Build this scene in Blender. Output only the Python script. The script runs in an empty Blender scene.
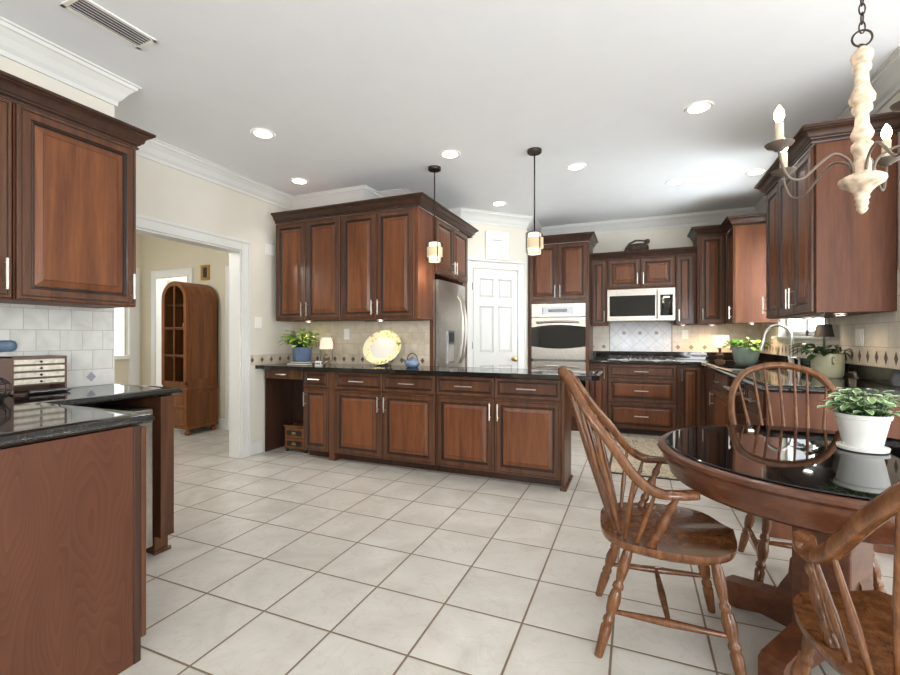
import bpy, bmesh, math, random
from mathutils import Vector, Matrix
random.seed(7)
C = bpy.context.scene.collection
PI = math.pi
# ------------------------------------------------------------ camera, world, exposure
cam = bpy.data.cameras.new('camera'); camo = bpy.data.objects.new('camera', cam); C.objects.link(camo)
bpy.context.scene.camera = camo
cam.sensor_fit = 'HORIZONTAL'; cam.sensor_width = 36; cam.lens = 445/900*36
cam.clip_start = .05; cam.clip_end = 100
camo.location = (0, 0, 1.2); camo.rotation_euler = (PI/2, 0, .395)
W = bpy.data.worlds.new('daylight'); bpy.context.scene.world = W; W.use_nodes = True
W.node_tree.nodes['Background'].inputs[0].default_value = (.93, .965, 1, 1)
W.node_tree.nodes['Background'].inputs[1].default_value = 1.25
vs = bpy.context.scene.view_settings
vs.view_transform = 'Standard'; vs.look = 'None'; vs.gamma = 1; vs.use_curve_mapping = False
vs.exposure = 1.0
DOWNLIGHT = 19.0
PUCK = 2.0
H = 2.78
def daylight(name, loc, rot, sx, sy, e, col=(.95, .975, 1)):
    L = bpy.data.lights.new(name, 'AREA'); L.shape = 'RECTANGLE'; L.size = sx; L.size_y = sy; L.energy = e; L.color = col
    o = bpy.data.objects.new(name, L); C.objects.link(o); o.location = loc; o.rotation_euler = rot
# added unseen fills standing in for daylight, tilted to brighten ceiling; sink window daylight
daylight('added_rear_fill', (2.1, -3.12, 1.35), (math.radians(103), 0, 0), 1.8, 1.9, 100)  # added behind the camera to light the room, source unseen
daylight('added_high_fill', (-2.25, -3.12, 2.15), (math.radians(96), 0, 0), 1.2, .7, 26)  # extra fill added to lift the near-left ceiling
daylight('added_right_fill', (3.25, .6, 1.25), (math.radians(103), 0, math.radians(90)), 4.2, 2.1, 40)  # added at an unseen right-hand opening in place of daylight
daylight('sink_window_light', (1.62, 5.08, 1.75), (math.radians(88), 0, math.radians(90)), 1.1, .95, 30)
# ------------------------------------------------------------ materials
def lin(c):
    return tuple(((v/255)/12.92 if v/255 <= .04045 else ((v/255+.055)/1.055)**2.4) for v in c) + (1,)
def newmat(name):
    m = bpy.data.materials.new(name); m.use_nodes = True
    return m, m.node_tree, m.node_tree.nodes['Principled BSDF']
def plain(name, c, rough=.5, metal=0, coat=0, emit=0, spec=None, var=.06, vscale=6, bump=0):
    m, t, b = newmat(name); col = lin(c)
    b.inputs['Roughness'].default_value = rough; b.inputs['Metallic'].default_value = metal
    b.inputs['Coat Weight'].default_value = coat
    if spec is not None: b.inputs['Specular IOR Level'].default_value = spec
    tc = t.nodes.new('ShaderNodeTexCoord'); n = t.nodes.new('ShaderNodeTexNoise'); n.inputs['Scale'].default_value = vscale
    n.inputs['Detail'].default_value = 4
    t.links.new(tc.outputs['Object'], n.inputs['Vector'])
    r = t.nodes.new('ShaderNodeValToRGB')
    r.color_ramp.elements[0].position = .3; r.color_ramp.elements[1].position = .7
    r.color_ramp.elements[0].color = tuple(v*(1-var) for v in col[:3]) + (1,)
    r.color_ramp.elements[1].color = tuple(min(1, v*(1+var)) for v in col[:3]) + (1,)
    t.links.new(n.outputs['Fac'], r.inputs[0]); t.links.new(r.outputs[0], b.inputs['Base Color'])
    if bump:
        bp = t.nodes.new('ShaderNodeBump'); bp.inputs['Strength'].default_value = bump; bp.inputs['Distance'].default_value = .01
        t.links.new(n.outputs['Fac'], bp.inputs['Height']); t.links.new(bp.outputs[0], b.inputs['Normal'])
    if emit:
        b.inputs['Emission Color'].default_value = col; b.inputs['Emission Strength'].default_value = emit
    return m
def wood(name, dark, mid, light, scale=(14, 14, 1.1), rough=.36, coat=.14, k=1.0):
    m, t, b = newmat(name); lin_ = lin
    def lin_(c): return tuple(v*k for v in lin(c)[:3]) + (1,)
    tc = t.nodes.new('ShaderNodeTexCoord'); oi = t.nodes.new('ShaderNodeObjectInfo')
    add = t.nodes.new('ShaderNodeVectorMath'); add.operation = 'ADD'
    mul = t.nodes.new('ShaderNodeVectorMath'); mul.operation = 'SCALE'; mul.inputs['Scale'].default_value = 7
    cmb = t.nodes.new('ShaderNodeCombineXYZ')
    for i in range(3): t.links.new(oi.outputs['Random'], cmb.inputs[i])
    t.links.new(cmb.outputs[0], mul.inputs[0])
    t.links.new(tc.outputs['Object'], add.inputs[0]); t.links.new(mul.outputs[0], add.inputs[1])
    mp = t.nodes.new('ShaderNodeMapping'); mp.inputs['Scale'].default_value = scale
    t.links.new(add.outputs[0], mp.inputs[0])
    n = t.nodes.new('ShaderNodeTexNoise'); n.inputs['Scale'].default_value = 1; n.inputs['Detail'].default_value = 5
    n.inputs['Distortion'].default_value = .7
    t.links.new(mp.outputs[0], n.inputs['Vector'])
    n2 = t.nodes.new('ShaderNodeTexNoise'); n2.inputs['Scale'].default_value = 7; n2.inputs['Detail'].default_value = 3
    t.links.new(mp.outputs[0], n2.inputs['Vector'])
    mx = t.nodes.new('ShaderNodeMath'); mx.operation = 'MULTIPLY_ADD'; mx.inputs[1].default_value = .3
    t.links.new(n2.outputs['Fac'], mx.inputs[0])
    ml = t.nodes.new('ShaderNodeMath'); ml.operation = 'MULTIPLY'; ml.inputs[1].default_value = .7
    t.links.new(n.outputs['Fac'], ml.inputs[0]); t.links.new(ml.outputs[0], mx.inputs[2])
    r = t.nodes.new('ShaderNodeValToRGB'); e = r.color_ramp.elements
    e[0].position = .33; e[0].color = lin_(dark); e[1].position = .68; e[1].color = lin_(light)
    q = e.new(.5); q.color = lin_(mid)
    t.links.new(mx.outputs[0], r.inputs[0]); t.links.new(r.outputs[0], b.inputs['Base Color'])
    b.inputs['Roughness'].default_value = rough; b.inputs['Coat Weight'].default_value = coat
    b.inputs['Coat Roughness'].default_value = .15; b.inputs['Specular IOR Level'].default_value = .3
    return m
class N:  # small math-node builder
    def __init__(s, t): s.t = t
    def m(s, op, a, b=None, c=None):
        n = s.t.nodes.new('ShaderNodeMath'); n.operation = op
        for i, v in enumerate((a, b, c)):
            if v is None: continue
            if isinstance(v, (int, float)): n.inputs[i].default_value = v
            else: s.t.links.new(v, n.inputs[i])
        return n.outputs[0]
    def mix(s, f, a, b):
        n = s.t.nodes.new('ShaderNodeMix'); n.data_type = 'RGBA'
        if isinstance(f, (int, float)): n.inputs[0].default_value = f
        else: s.t.links.new(f, n.inputs[0])
        for i, v in ((6, a), (7, b)):
            if isinstance(v, tuple): n.inputs[i].default_value = v
            else: s.t.links.new(v, n.inputs[i])
        return n.outputs[2]
def stone_color(t, k, vec, c1, c2, c3, sc=3.0):
    n = t.nodes.new('ShaderNodeTexNoise'); n.inputs['Scale'].default_value = sc; n.inputs['Detail'].default_value = 6; n.inputs['Distortion'].default_value = 1.2
    t.links.new(vec, n.inputs['Vector'])
    r = t.nodes.new('ShaderNodeValToRGB'); e = r.color_ramp.elements
    e[0].position = .3; e[0].color = lin(c1); e[1].position = .7; e[1].color = lin(c3); q = e.new(.5); q.color = lin(c2)
    t.links.new(n.outputs['Fac'], r.inputs[0])
    return r.outputs[0]
def floor_mat():
    m, t, b = newmat('floor_tile'); k = N(t); S = .3543
    tc = t.nodes.new('ShaderNodeTexCoord'); sp = t.nodes.new('ShaderNodeSeparateXYZ'); t.links.new(tc.outputs['Object'], sp.inputs[0])
    X = k.m('DIVIDE', k.m('SUBTRACT', sp.outputs[0], -1.503-40*S), S); Y = k.m('DIVIDE', k.m('SUBTRACT', sp.outputs[1], 1.1335-40*S), S)
    fx = k.m('FRACT', X); fy = k.m('FRACT', Y)
    ex = k.m('SUBTRACT', .5, k.m('ABSOLUTE', k.m('SUBTRACT', fx, .5))); ey = k.m('SUBTRACT', .5, k.m('ABSOLUTE', k.m('SUBTRACT', fy, .5)))
    d = k.m('MINIMUM', ex, ey)
    g = k.m('LESS_THAN', d, .0125)
    cell = t.nodes.new('ShaderNodeCombineXYZ'); t.links.new(k.m('FLOOR', X), cell.inputs[0]); t.links.new(k.m('FLOOR', Y), cell.inputs[1])
    wn = t.nodes.new('ShaderNodeTexWhiteNoise'); t.links.new(cell.outputs[0], wn.inputs[0])
    va = t.nodes.new('ShaderNodeVectorMath'); va.operation = 'MULTIPLY_ADD'; va.inputs[1].default_value = (9, 9, 9)
    t.links.new(wn.outputs['Color'], va.inputs[0]); t.links.new(tc.outputs['Object'], va.inputs[2])
    c = stone_color(t, k, va.outputs[0], (186, 182, 172), (197, 193, 185), (205, 202, 195), 2.6)
    # fine veins
    n = t.nodes.new('ShaderNodeTexNoise'); n.inputs['Scale'].default_value = 4; n.inputs['Detail'].default_value = 5; n.inputs['Distortion'].default_value = 2.2
    t.links.new(va.outputs[0], n.inputs['Vector'])
    v = k.m('ABSOLUTE', k.m('SUBTRACT', n.outputs['Fac'], .5)); v = k.m('SUBTRACT', 1, k.m('MINIMUM', k.m('MULTIPLY', v, 45), 1))
    c = k.mix(k.m('MULTIPLY', v, .3), c, lin((176, 166, 150)))
    tone = k.m('MULTIPLY_ADD', wn.outputs['Value'], .10, 0)
    c = k.mix(tone, c, lin((174, 165, 150)))
    c = k.mix(g, c, lin((116, 98, 78)))
    t.links.new(c, b.inputs['Base Color'])
    rr = k.m('MULTIPLY_ADD', g, .4, .25); t.links.new(rr, b.inputs['Roughness'])
    b.inputs['Specular IOR Level'].default_value = .5
    bp = t.nodes.new('ShaderNodeBump'); bp.inputs['Strength'].default_value = .4; bp.inputs['Distance'].default_value = .003
    t.links.new(k.m('MINIMUM', k.m('MULTIPLY', d, 40), 1), bp.inputs['Height']); t.links.new(bp.outputs[0], b.inputs['Normal'])
    return m
def splash_mat(name, axis, tw, th, zs, dsp, da, db, tones, dia, grout, u0=0, zc=None, split=True, stag=.5):
    """stone tile splash: rows of running-bond tiles above zs, a strip with small diamond insets below"""
    m, t, b = newmat(name); k = N(t)
    tc = t.nodes.new('ShaderNodeTexCoord'); sp = t.nodes.new('ShaderNodeSeparateXYZ'); t.links.new(tc.outputs['Object'], sp.inputs[0])
    U = k.m('ADD', sp.outputs[axis], 40+u0); Z = k.m('SUBTRACT', sp.outputs[2], zs)
    row = k.m('FLOOR', k.m('DIVIDE', Z, th)); fz = k.m('FRACT', k.m('DIVIDE', Z, th))
    off = k.m('MULTIPLY', k.m('MODULO', k.m('ADD', row, 20), 2), stag)
    ux = k.m('ADD', k.m('DIVIDE', U, tw), off); fu = k.m('FRACT', ux)
    e1 = k.m('MULTIPLY', k.m('SUBTRACT', .5, k.m('ABSOLUTE', k.m('SUBTRACT', fu, .5))), tw)
    e2 = k.m('MULTIPLY', k.m('SUBTRACT', .5, k.m('ABSOLUTE', k.m('SUBTRACT', fz, .5))), th)
    above = k.m('GREATER_THAN', Z, 0)
    e1b = k.m('ADD', e1, k.m('MULTIPLY', k.m('SUBTRACT', 1, above), 1))
    e2b = k.m('MINIMUM', k.m('ADD', e2, k.m('SUBTRACT', 1, above)), k.m('ABSOLUTE', Z))
    g = k.m('LESS_THAN', k.m('MINIMUM', e1b, e2b), .0018)
    cell = t.nodes.new('ShaderNodeCombineXYZ'); t.links.new(k.m('FLOOR', ux), cell.inputs[0]); t.links.new(row, cell.inputs[1])
    wn = t.nodes.new('ShaderNodeTexWhiteNoise'); t.links.new(cell.outputs[0], wn.inputs[0])
    va = t.nodes.new('ShaderNodeVectorMath'); va.operation = 'MULTIPLY_ADD'; va.inputs[1].default_value = (9, 9, 9)
    t.links.new(wn.outputs['Color'], va.inputs[0]); t.links.new(tc.outputs['Object'], va.inputs[2])
    c = stone_color(t, k, va.outputs[0], tones[0], tones[1], tones[2], 6)
    c = k.mix(k.m('MULTIPLY', wn.outputs['Value'], .25), c, lin(tones[0]))
    c = k.mix(g, c, lin(grout))
    if dia:
        du = k.m('MULTIPLY', k.m('ABSOLUTE', k.m('SUBTRACT', k.m('FRACT', k.m('DIVIDE', U, dsp)), .5)), dsp/da)
        dz = k.m('DIVIDE', k.m('ABSOLUTE', k.m('SUBTRACT', sp.outputs[2], zc)), db)
        dm = k.m('LESS_THAN', k.m('ADD', du, dz), 1)
        c = k.mix(dm, c, lin(dia))
    t.links.new(c, b.inputs['Base Color']); b.inputs['Roughness'].default_value = .45
    bp = t.nodes.new('ShaderNodeBump'); bp.inputs['Strength'].default_value = .3; bp.inputs['Distance'].default_value = .002
    t.links.new(k.m('SUBTRACT', 1, g), bp.inputs['Height']); t.links.new(bp.outputs[0], b.inputs['Normal'])
    return m
def granite_mat():
    m, t, b = newmat('black_granite'); k = N(t)
    tc = t.nodes.new('ShaderNodeTexCoord')
    n = t.nodes.new('ShaderNodeTexNoise'); n.inputs['Scale'].default_value = 150; n.inputs['Detail'].default_value = 3
    t.links.new(tc.outputs['Object'], n.inputs['Vector'])
    r = t.nodes.new('ShaderNodeValToRGB'); e = r.color_ramp.elements
    e[0].position = .5; e[0].color = lin((18, 18, 19)); e[1].position = .75; e[1].color = lin((64, 64, 59))
    t.links.new(n.outputs['Fac'], r.inputs[0])
    n2 = t.nodes.new('ShaderNodeTexNoise'); n2.inputs['Scale'].default_value = 9; n2.inputs['Detail'].default_value = 4
    t.links.new(tc.outputs['Object'], n2.inputs['Vector'])
    c = k.mix(k.m('MULTIPLY', n2.outputs['Fac'], .4), r.outputs[0], lin((38, 35, 31)))
    t.links.new(c, b.inputs['Base Color']); b.inputs['Roughness'].default_value = .06
    b.inputs['Specular IOR Level'].default_value = .6
    return m
M = {}
M['wood'] = wood('cabinet_cherry', (92, 58, 40), (114, 73, 50), (138, 90, 60), k=.56)
M['woodc'] = wood('cabinet_cherry_panel', (108, 62, 38), (134, 80, 48), (158, 98, 58), k=.64)
M['glaze'] = plain('dark_glaze', (36, 23, 18), .4, coat=.2)
M['side'] = wood('cabinet_side_cherry', (112, 66, 44), (136, 82, 55), (156, 98, 64), scale=(9, 9, .9), rough=.5, coat=0, k=.52)
M['dwood'] = wood('cabinet_dark_cherry', (70, 46, 36), (86, 58, 45), (102, 68, 50), k=.5)
M['oak'] = wood('chair_oak', (84, 50, 28), (112, 70, 40), (138, 92, 56), scale=(30, 30, 7), rough=.25, coat=.35, k=.82)
M['toak'] = wood('table_oak', (78, 45, 29), (96, 57, 38), (116, 72, 47), scale=(9, 9, 24), rough=.3, coat=.3, k=.85)
M['pine'] = wood('curio_oak', (112, 66, 32), (138, 82, 42), (160, 100, 54), k=.72)
M['wall'] = plain('wall_paint', (220, 215, 203), .7, var=.015)
M['hall'] = plain('hall_paint', (206, 198, 176), .7, var=.015)
M['ceil'] = plain('ceiling_paint', (238, 240, 243), .8, var=.01)
M['trim'] = plain('white_trim', (220, 220, 216), .4, var=.01)
M['door'] = plain('white_door', (216, 216, 213), .35, var=.01)
M['granite'] = granite_mat()
M['steel'] = plain('brushed_steel', (178, 173, 165), .3, metal=1, var=.08, vscale=30)
M['steeld'] = plain('dark_steel', (120, 120, 122), .3, metal=1)
M['nickel'] = plain('satin_nickel', (205, 202, 196), .3, metal=1)
M['bronze'] = plain('dark_bronze', (58, 48, 42), .4, metal=.6)
M['iron'] = plain('aged_iron', (105, 94, 84), .5, metal=.5)
M['blackg'] = plain('black_glass', (8, 8, 9), .03, spec=.5)
M['black'] = plain('black_plastic', (20, 20, 22), .4)
M['brass'] = plain('brass', (180, 150, 90), .3, metal=1)
M['white'] = plain('white_plastic', (240, 238, 232), .4, var=.01)
M['bulb'] = plain('bulb_glow', (255, 240, 215), .3, emit=14)
M['lens'] = plain('downlight_lens', (255, 250, 240), .3, emit=9)
M['shade'] = plain('pendant_glow', (255, 236, 200), .4, emit=.75)
M['shade2'] = plain('pendant_amber_glass', (188, 168, 136), .4, emit=.28)
M['whitec'] = plain('white_ceramic', (218, 217, 212), .35, var=.01)
M['soil'] = plain('soil', (60, 45, 33), .9, vscale=60, var=.4)
M['leaf'] = plain('leaf_green', (86, 132, 48), .4, var=.35, vscale=25)
M['leafl'] = plain('leaf_light_green', (150, 184, 78), .4, var=.3, vscale=25)
M['leafd'] = plain('leaf_dark_green', (46, 76, 38), .35, var=.35, vscale=25)
M['leafp'] = plain('leaf_sage_green', (112, 150, 84), .5, var=.3, vscale=25)
M['leafp2'] = plain('leaf_soft_green', (136, 168, 108), .5, var=.3, vscale=25)
M['leafw'] = plain('leaf_pale_edge', (205, 222, 190), .45, var=.1, vscale=30)
M['bluec'] = plain('blue_ceramic', (100, 118, 146), .25, coat=.6, var=.2, vscale=9)
M['greenc'] = plain('green_grey_ceramic', (146, 164, 152), .25, coat=.6, var=.15, vscale=9)
M['sagec'] = plain('sage_stoneware', (168, 168, 140), .45, var=.2, vscale=7)
M['distress'] = plain('distressed_cream_paint', (196, 176, 154), .6, var=.4, vscale=38)
M['glass'] = None
def glass_mat():
    m, t, b = newmat('clear_glass'); b.inputs['Base Color'].default_value = (.9, .95, .95, 1); b.inputs['Roughness'].default_value = .02
    b.inputs['Transmission Weight'].default_value = 1; b.inputs['IOR'].default_value = 1.05
    return m
M['glass'] = glass_mat()
M['floor'] = floor_mat()
# ------------------------------------------------------------ mesh builder
class B:
    def __init__(s): s.bm = bmesh.new()
    def quad(s, vs_, mi=0, smooth=False):
        try: f = s.bm.faces.new(vs_)
        except ValueError: return None
        f.material_index = mi; f.smooth = smooth; return f
    def box(s, x0, x1, y0, y1, z0, z1, mi=0, bev=0, M4=None):
        x0, x1 = min(x0, x1), max(x0, x1); y0, y1 = min(y0, y1), max(y0, y1); z0, z1 = min(z0, z1), max(z0, z1)
        co = [(x0,y0,z0),(x1,y0,z0),(x1,y1,z0),(x0,y1,z0),(x0,y0,z1),(x1,y0,z1),(x1,y1,z1),(x0,y1,z1)]
        v = [s.bm.verts.new(M4 @ Vector(c) if M4 else c) for c in co]
        fs = [s.quad([v[i] for i in q], mi) for q in ((3,2,1,0),(4,5,6,7),(0,1,5,4),(1,2,6,5),(2,3,7,6),(3,0,4,7))]
        if bev:
            es = list({e for f in fs for e in f.edges})
            r = bmesh.ops.bevel(s.bm, geom=es, offset=bev, segments=2, affect='EDGES', profile=.5)
            for f in r['faces']: f.material_index = mi
        return s
    def prism(s, pts, z0, z1, mi=0):
        a = [s.bm.verts.new((p[0], p[1], z0)) for p in pts]; b = [s.bm.verts.new((p[0], p[1], z1)) for p in pts]
        n = len(pts); s.quad(a[::-1], mi); s.quad(b, mi)
        for i in range(n): s.quad([a[i], a[(i+1) % n], b[(i+1) % n], b[i]], mi)
        return s
    def loft(s, rings, mi=0, closed=True, cap=True, smooth=True):
        R = [[s.bm.verts.new(p) for p in r] for r in rings]
        for a, b in zip(R, R[1:]):
            n = len(a)
            for i in range(n if closed else n-1):
                s.quad([a[i], a[(i+1) % n], b[(i+1) % n], b[i]], mi, smooth)
        if cap:
            s.quad(R[0][::-1], mi); s.quad(R[-1], mi)
        return s
    def tube(s, pts, r, n=10, mi=0, cap=True, sy=1.0, up=None):
        pts = [Vector(p) for p in pts]; rings = []; prev = None
        for i, p in enumerate(pts):
            d = (pts[min(i+1, len(pts)-1)] - pts[max(i-1, 0)]).normalized()
            if prev is None:
                u = Vector(up) if up else (Vector((0,0,1)) if abs(d.z) < .9 else Vector((1,0,0)))
            else: u = prev
            a = (u - d*u.dot(d)).normalized(); b = d.cross(a); prev = a
            rr = r[i] if isinstance(r, (list, tuple)) else r
            rings.append([p + a*rr*math.cos(2*PI*j/n) + b*rr*sy*math.sin(2*PI*j/n) for j in range(n)])
        return s.loft(rings, mi, True, cap)
    def lathe(s, prof, c=(0,0,0), n=24, mi=0, M4=None, cap=True, sx=1, sy=1):
        rings = []
        for r, z in prof:
            ring = [Vector((c[0]+max(r,1e-4)*sx*math.cos(2*PI*j/n), c[1]+max(r,1e-4)*sy*math.sin(2*PI*j/n), c[2]+z)) for j in range(n)]
            if M4: ring = [M4 @ p for p in ring]
            rings.append(ring)
        return s.loft(rings, mi, True, cap)
    def turned(s, p0, p1, prof, n=12, mi=0):
        """lathe profile [(t 0..1, r)] along a segment"""
        p0 = Vector(p0); p1 = Vector(p1); d = (p1-p0); q = d.to_track_quat('Z', 'Y').to_matrix(); L = d.length
        rings = [[p0 + q @ Vector((r*math.cos(2*PI*j/n), r*math.sin(2*PI*j/n), t*L)) for j in range(n)] for t, r in prof]
        return s.loft(rings, mi)
    def sweep(s, path, prof, mi=0, side=1, closed=False, smooth=False):
        """profile [(out, z)] swept along an XY path with mitres; out is to the right of travel when side=1"""
        P = [Vector((p[0], p[1])) for p in path]; n = len(P); rings = []
        for i in range(n):
            if closed: a = (P[i]-P[i-1]).normalized(); b = (P[(i+1) % n]-P[i]).normalized()
            else:
                a = (P[i]-P[i-1]).normalized() if i else (P[1]-P[0]).normalized()
                b = (P[i+1]-P[i]).normalized() if i < n-1 else a
            na = Vector((a.y, -a.x)); nb = Vector((b.y, -b.x)); mt = (na+nb); L = mt.length
            mt = mt/L if L > 1e-6 else na; k = 1/max(.3, mt.dot(na))
            rings.append([(P[i].x+mt.x*o*k*side, P[i].y+mt.y*o*k*side, z) for o, z in prof])
        if closed: rings.append(rings[0])
        R = [[s.bm.verts.new(p) for p in r] for r in rings]
        for a, b in zip(R, R[1:]):
            for i in range(len(prof)-1): s.quad([a[i], a[i+1], b[i+1], b[i]], mi, smooth)
            s.quad([a[-1], a[0], b[0], b[-1]], mi)
        if not closed: s.quad(R[0], mi); s.quad(R[-1][::-1], mi)
        return s
    def rings(s, x0, x1, z0, z1, y, steps, cmi):
        """concentric rectangular rings in XZ facing -Y: steps [(inset, dy, material)], last closed with cmi"""
        prev = None
        for ins, dy, mi in steps:
            v = [s.bm.verts.new(c) for c in ((x0+ins, y+dy, z0+ins), (x1-ins, y+dy, z0+ins), (x1-ins, y+dy, z1-ins), (x0+ins, y+dy, z1-ins))]
            if prev:
                for i in range(4): s.quad([prev[i], prev[(i+1) % 4], v[(i+1) % 4], v[i]], mi)
            prev = v
        s.quad(prev, cmi); return s
def mk(name, b, mats, parent=None, angle=None):
    me = bpy.data.meshes.new(name)
    bmesh.ops.remove_doubles(b.bm, verts=b.bm.verts, dist=1e-5)
    bmesh.ops.recalc_face_normals(b.bm, faces=b.bm.faces)
    b.bm.to_mesh(me); b.bm.free()
    for m in (mats if isinstance(mats, (list, tuple)) else [mats]): me.materials.append(M[m] if isinstance(m, str) else m)
    if angle:
        for p in me.polygons: p.use_smooth = True
        me.set_sharp_from_angle(angle=math.radians(angle))
    o = bpy.data.objects.new(name, me); C.objects.link(o)
    if parent: o.parent = parent
    return o
def tag(o, label, cat, group=None):
    o['label'] = label; o['category'] = cat
    if group: o['group'] = group
    return o
def thing(name, label, cat, loc=(0,0,0), rz=0, group=None):
    o = bpy.data.objects.new(name, None); C.objects.link(o); o.location = loc; o.rotation_euler = (0,0,rz); o.empty_display_size = .1
    return tag(o, label, cat, group)
def struct(name, b, mats, parent=None, angle=None):
    o = mk(name, b, mats, parent, angle)
    o['kind'] = 'structure'
    return o
def dup(root, loc, rz, label, group=None):
    r = root.copy(); C.objects.link(r); r.location = loc; r.rotation_euler = (0,0,rz); r['label'] = label
    if group: r['group'] = group
    for ch in list(root.children):
        c = ch.copy(); C.objects.link(c); c.parent = r
        for g in ch.children:
            d = g.copy(); C.objects.link(d); d.parent = c
    return r
# ------------------------------------------------------------ room shell
LX, LXN, BY, RX, RB = -3.62, -2.98, 4.01, 1.42, 6.48
b = B(); b.box(-9, 3.5, -3.3, 7, -.1, 0); struct('floor', b, 'floor')
b = B(); b.box(-9, 3.5, -3.3, 7, H, H+.1); struct('ceiling', b, 'ceil')
b = B(); b.box(-3.7, 3.5, -3.3, -3.2, 0, .35); b.box(-3.7, 3.5, -3.3, -3.2, 2.35, H)
for x0, x1 in ((-3.7, -2.9), (-1.6, 1.15), (2.05, 2.15), (3.05, 3.5)): b.box(x0, x1, -3.3, -3.2, .35, 2.35)
b.box(-2.9, -1.6, -3.3, -3.2, .35, 1.8)
struct('wall_rear', b, 'wall')  # unseen wall, its window openings added to let light in
b = B(); b.box(3.4, 3.5, -3.2, -1.5, 0, H); b.box(3.4, 3.5, 2.7, 3.26, 0, H); b.box(3.4, 3.5, -1.5, 2.7, 2.3, H); b.box(3.4, 3.5, .55, .65, 0, 2.3); struct('wall_right_rear', b, 'wall')  # openings on this unseen side added to let light in
b = B(); b.box(1.54, 3.4, 3.16, 3.26, 0, H); struct('wall_patio', b, 'wall')
b = B(); b.box(-3.7, LXN, -3.2, 1.745, 0, H); struct('wall_left_near', b, 'wall')
b = B(); b.box(-3.74, LX, 1.745, 1.90, 0, H); b.box(-3.74, LX, 1.90, 3.28, 2.06, H); b.box(-3.74, LX, 3.28, BY, 0, H); struct('wall_left', b, 'wall')
b = B(); b.box(-3.7, -2.68, BY, 5.14, 0, H); struct('wall_back_left', b, 'wall')
b = B(); b.prism([(-2.0, 5.14), (-1.33, 5.81), (-1.33, 6.6), (-3.7, 6.6), (-3.7, 5.14)], 0, H); struct('wall_pantry', b, 'wall')
b = B(); b.box(-1.33, RX+.12, RB, RB+.12, 0, H); struct('wall_back', b, 'wall')
WY0, WY1, WZ0, WZ1 = 4.47, 5.70, 1.21, 2.25
b = B(); b.box(RX, RX+.12, 3.16, WY0, 0, H); b.box(RX, RX+.12, WY1, RB, 0, H); b.box(RX, RX+.12, WY0, WY1, 0, WZ0); b.box(RX, RX+.12, WY0, WY1, WZ1, H)
struct('wall_right', b, 'wall')
# ceiling crown
CP = [(0, H-.145), (.012, H-.145), (.014, H-.12), (.03, H-.10), (.05, H-.065), (.075, H-.035), (.085, H-.03), (.088, H-.012), (.1, H-.01), (.1, H-.0005), (0, H-.0005)]
b = B(); b.sweep([(LXN, -3.2), (LXN, 1.745), (LX, 1.745), (LX, BY), (-2.68, BY), (-2.68, 5.14), (-2.0, 5.14), (-1.33, 5.81), (-1.33, RB), (RX, RB), (RX, 3.16)], CP)
struct('trim_1', b, 'trim')
# opening casing: kitchen side and jamb lining
def casing(b, path, w=.09, t=.022):
    """path in (u,z) plane drawn as boxes"""
    pass
b = B()
for (y0, y1, z0, z1) in ((3.28, 3.375, 0, 2.165), (1.82, 1.90, 0, 2.165), (1.90, 3.28, 2.065, 2.165)):
    b.box(LX+.001, LX+.022, y0, y1, z0, z1, bev=.004)
for (y0, y1, z0, z1) in ((3.35, 3.375, 0, 2.139), (1.82, 3.375, 2.14, 2.165)):
    b.box(LX+.022, LX+.032, y0, y1, z0, z1, bev=.003)
b.box(-3.76, LX+.004, 3.265, 3.28, 0, 2.049); b.box(-3.76, LX+.004, 1.9, 1.915, 0, 2.049); b.box(-3.76, LX+.004, 1.9, 3.28, 2.05, 2.065)
b.box(-3.765, -3.741, 3.28, 3.375, 0, 2.165); b.box(-3.765, -3.741, 1.9, 3.28, 2.065, 2.165)
struct('trim_2', b, 'trim')
b = B(); b.box(LX+.001, LX+.018, 3.377, 3.55, 0, .13, bev=.004); struct('baseboard_left', b, 'trim')
# hall beyond the opening
HY = 4.25
b = B(); b.box(-6.7, -6.30, HY, HY+.12, 0, H); b.box(-6.30, -5.66, HY, HY+.12, 2.06, H); b.box(-5.66, -3.7, HY, HY+.12, 0, H); struct('wall_hall_back', b, 'hall')
b = B(); b.box(-6.72, -6.62, 4.06, 7, 0, H); b.box(-6.72, -6.62, -1.6, 3.62, 0, H); b.box(-6.72, -6.62, 3.62, 4.06, 0, .9); b.box(-6.72, -6.62, 3.62, 4.06, 2.15, H); struct('wall_hall_left', b, 'hall')
b = B(); b.box(-6.62, -3.7, 6.9, 7, 0, H); struct('wall_bedroom_back', b, 'trim')
b = B(); b.box(-8.9, -3.7, -1.6, -1.5, 0, H); struct('wall_hall_front', b, 'hall')
b = B()
b.box(-6.40, -6.30, HY-.02, HY-.001, 0, 2.15, bev=.003); b.box(-5.66, -5.56, HY-.02, HY-.001, 0, 2.15, bev=.003); b.box(-6.3, -5.66, HY-.02, HY-.001, 2.05, 2.15, bev=.003)
b.box(-6.31, -6.295, HY-.02, HY+.12, 0, 2.06); b.box(-5.665, -5.65, HY-.02, HY+.12, 0, 2.06)
struct('trim_3', b, 'trim')
b = B(); b.box(-4.94, -4.82, HY-.022, HY-.001, 0, 2.13, bev=.003); b.box(-4.82, -3.8, HY-.022, HY-.001, 2.03, 2.13, bev=.003); struct('trim_4', b, 'trim')
b = B(); b.box(-5.56, -4.94, HY-.016, HY-.001, 0, .13, bev=.003); struct('baseboard_hall', b, 'trim')
b = B(); b.box(-4.82, -3.8, HY-.012, HY-.001, 0, 2.03); struct('door_3', b, 'door')
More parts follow.
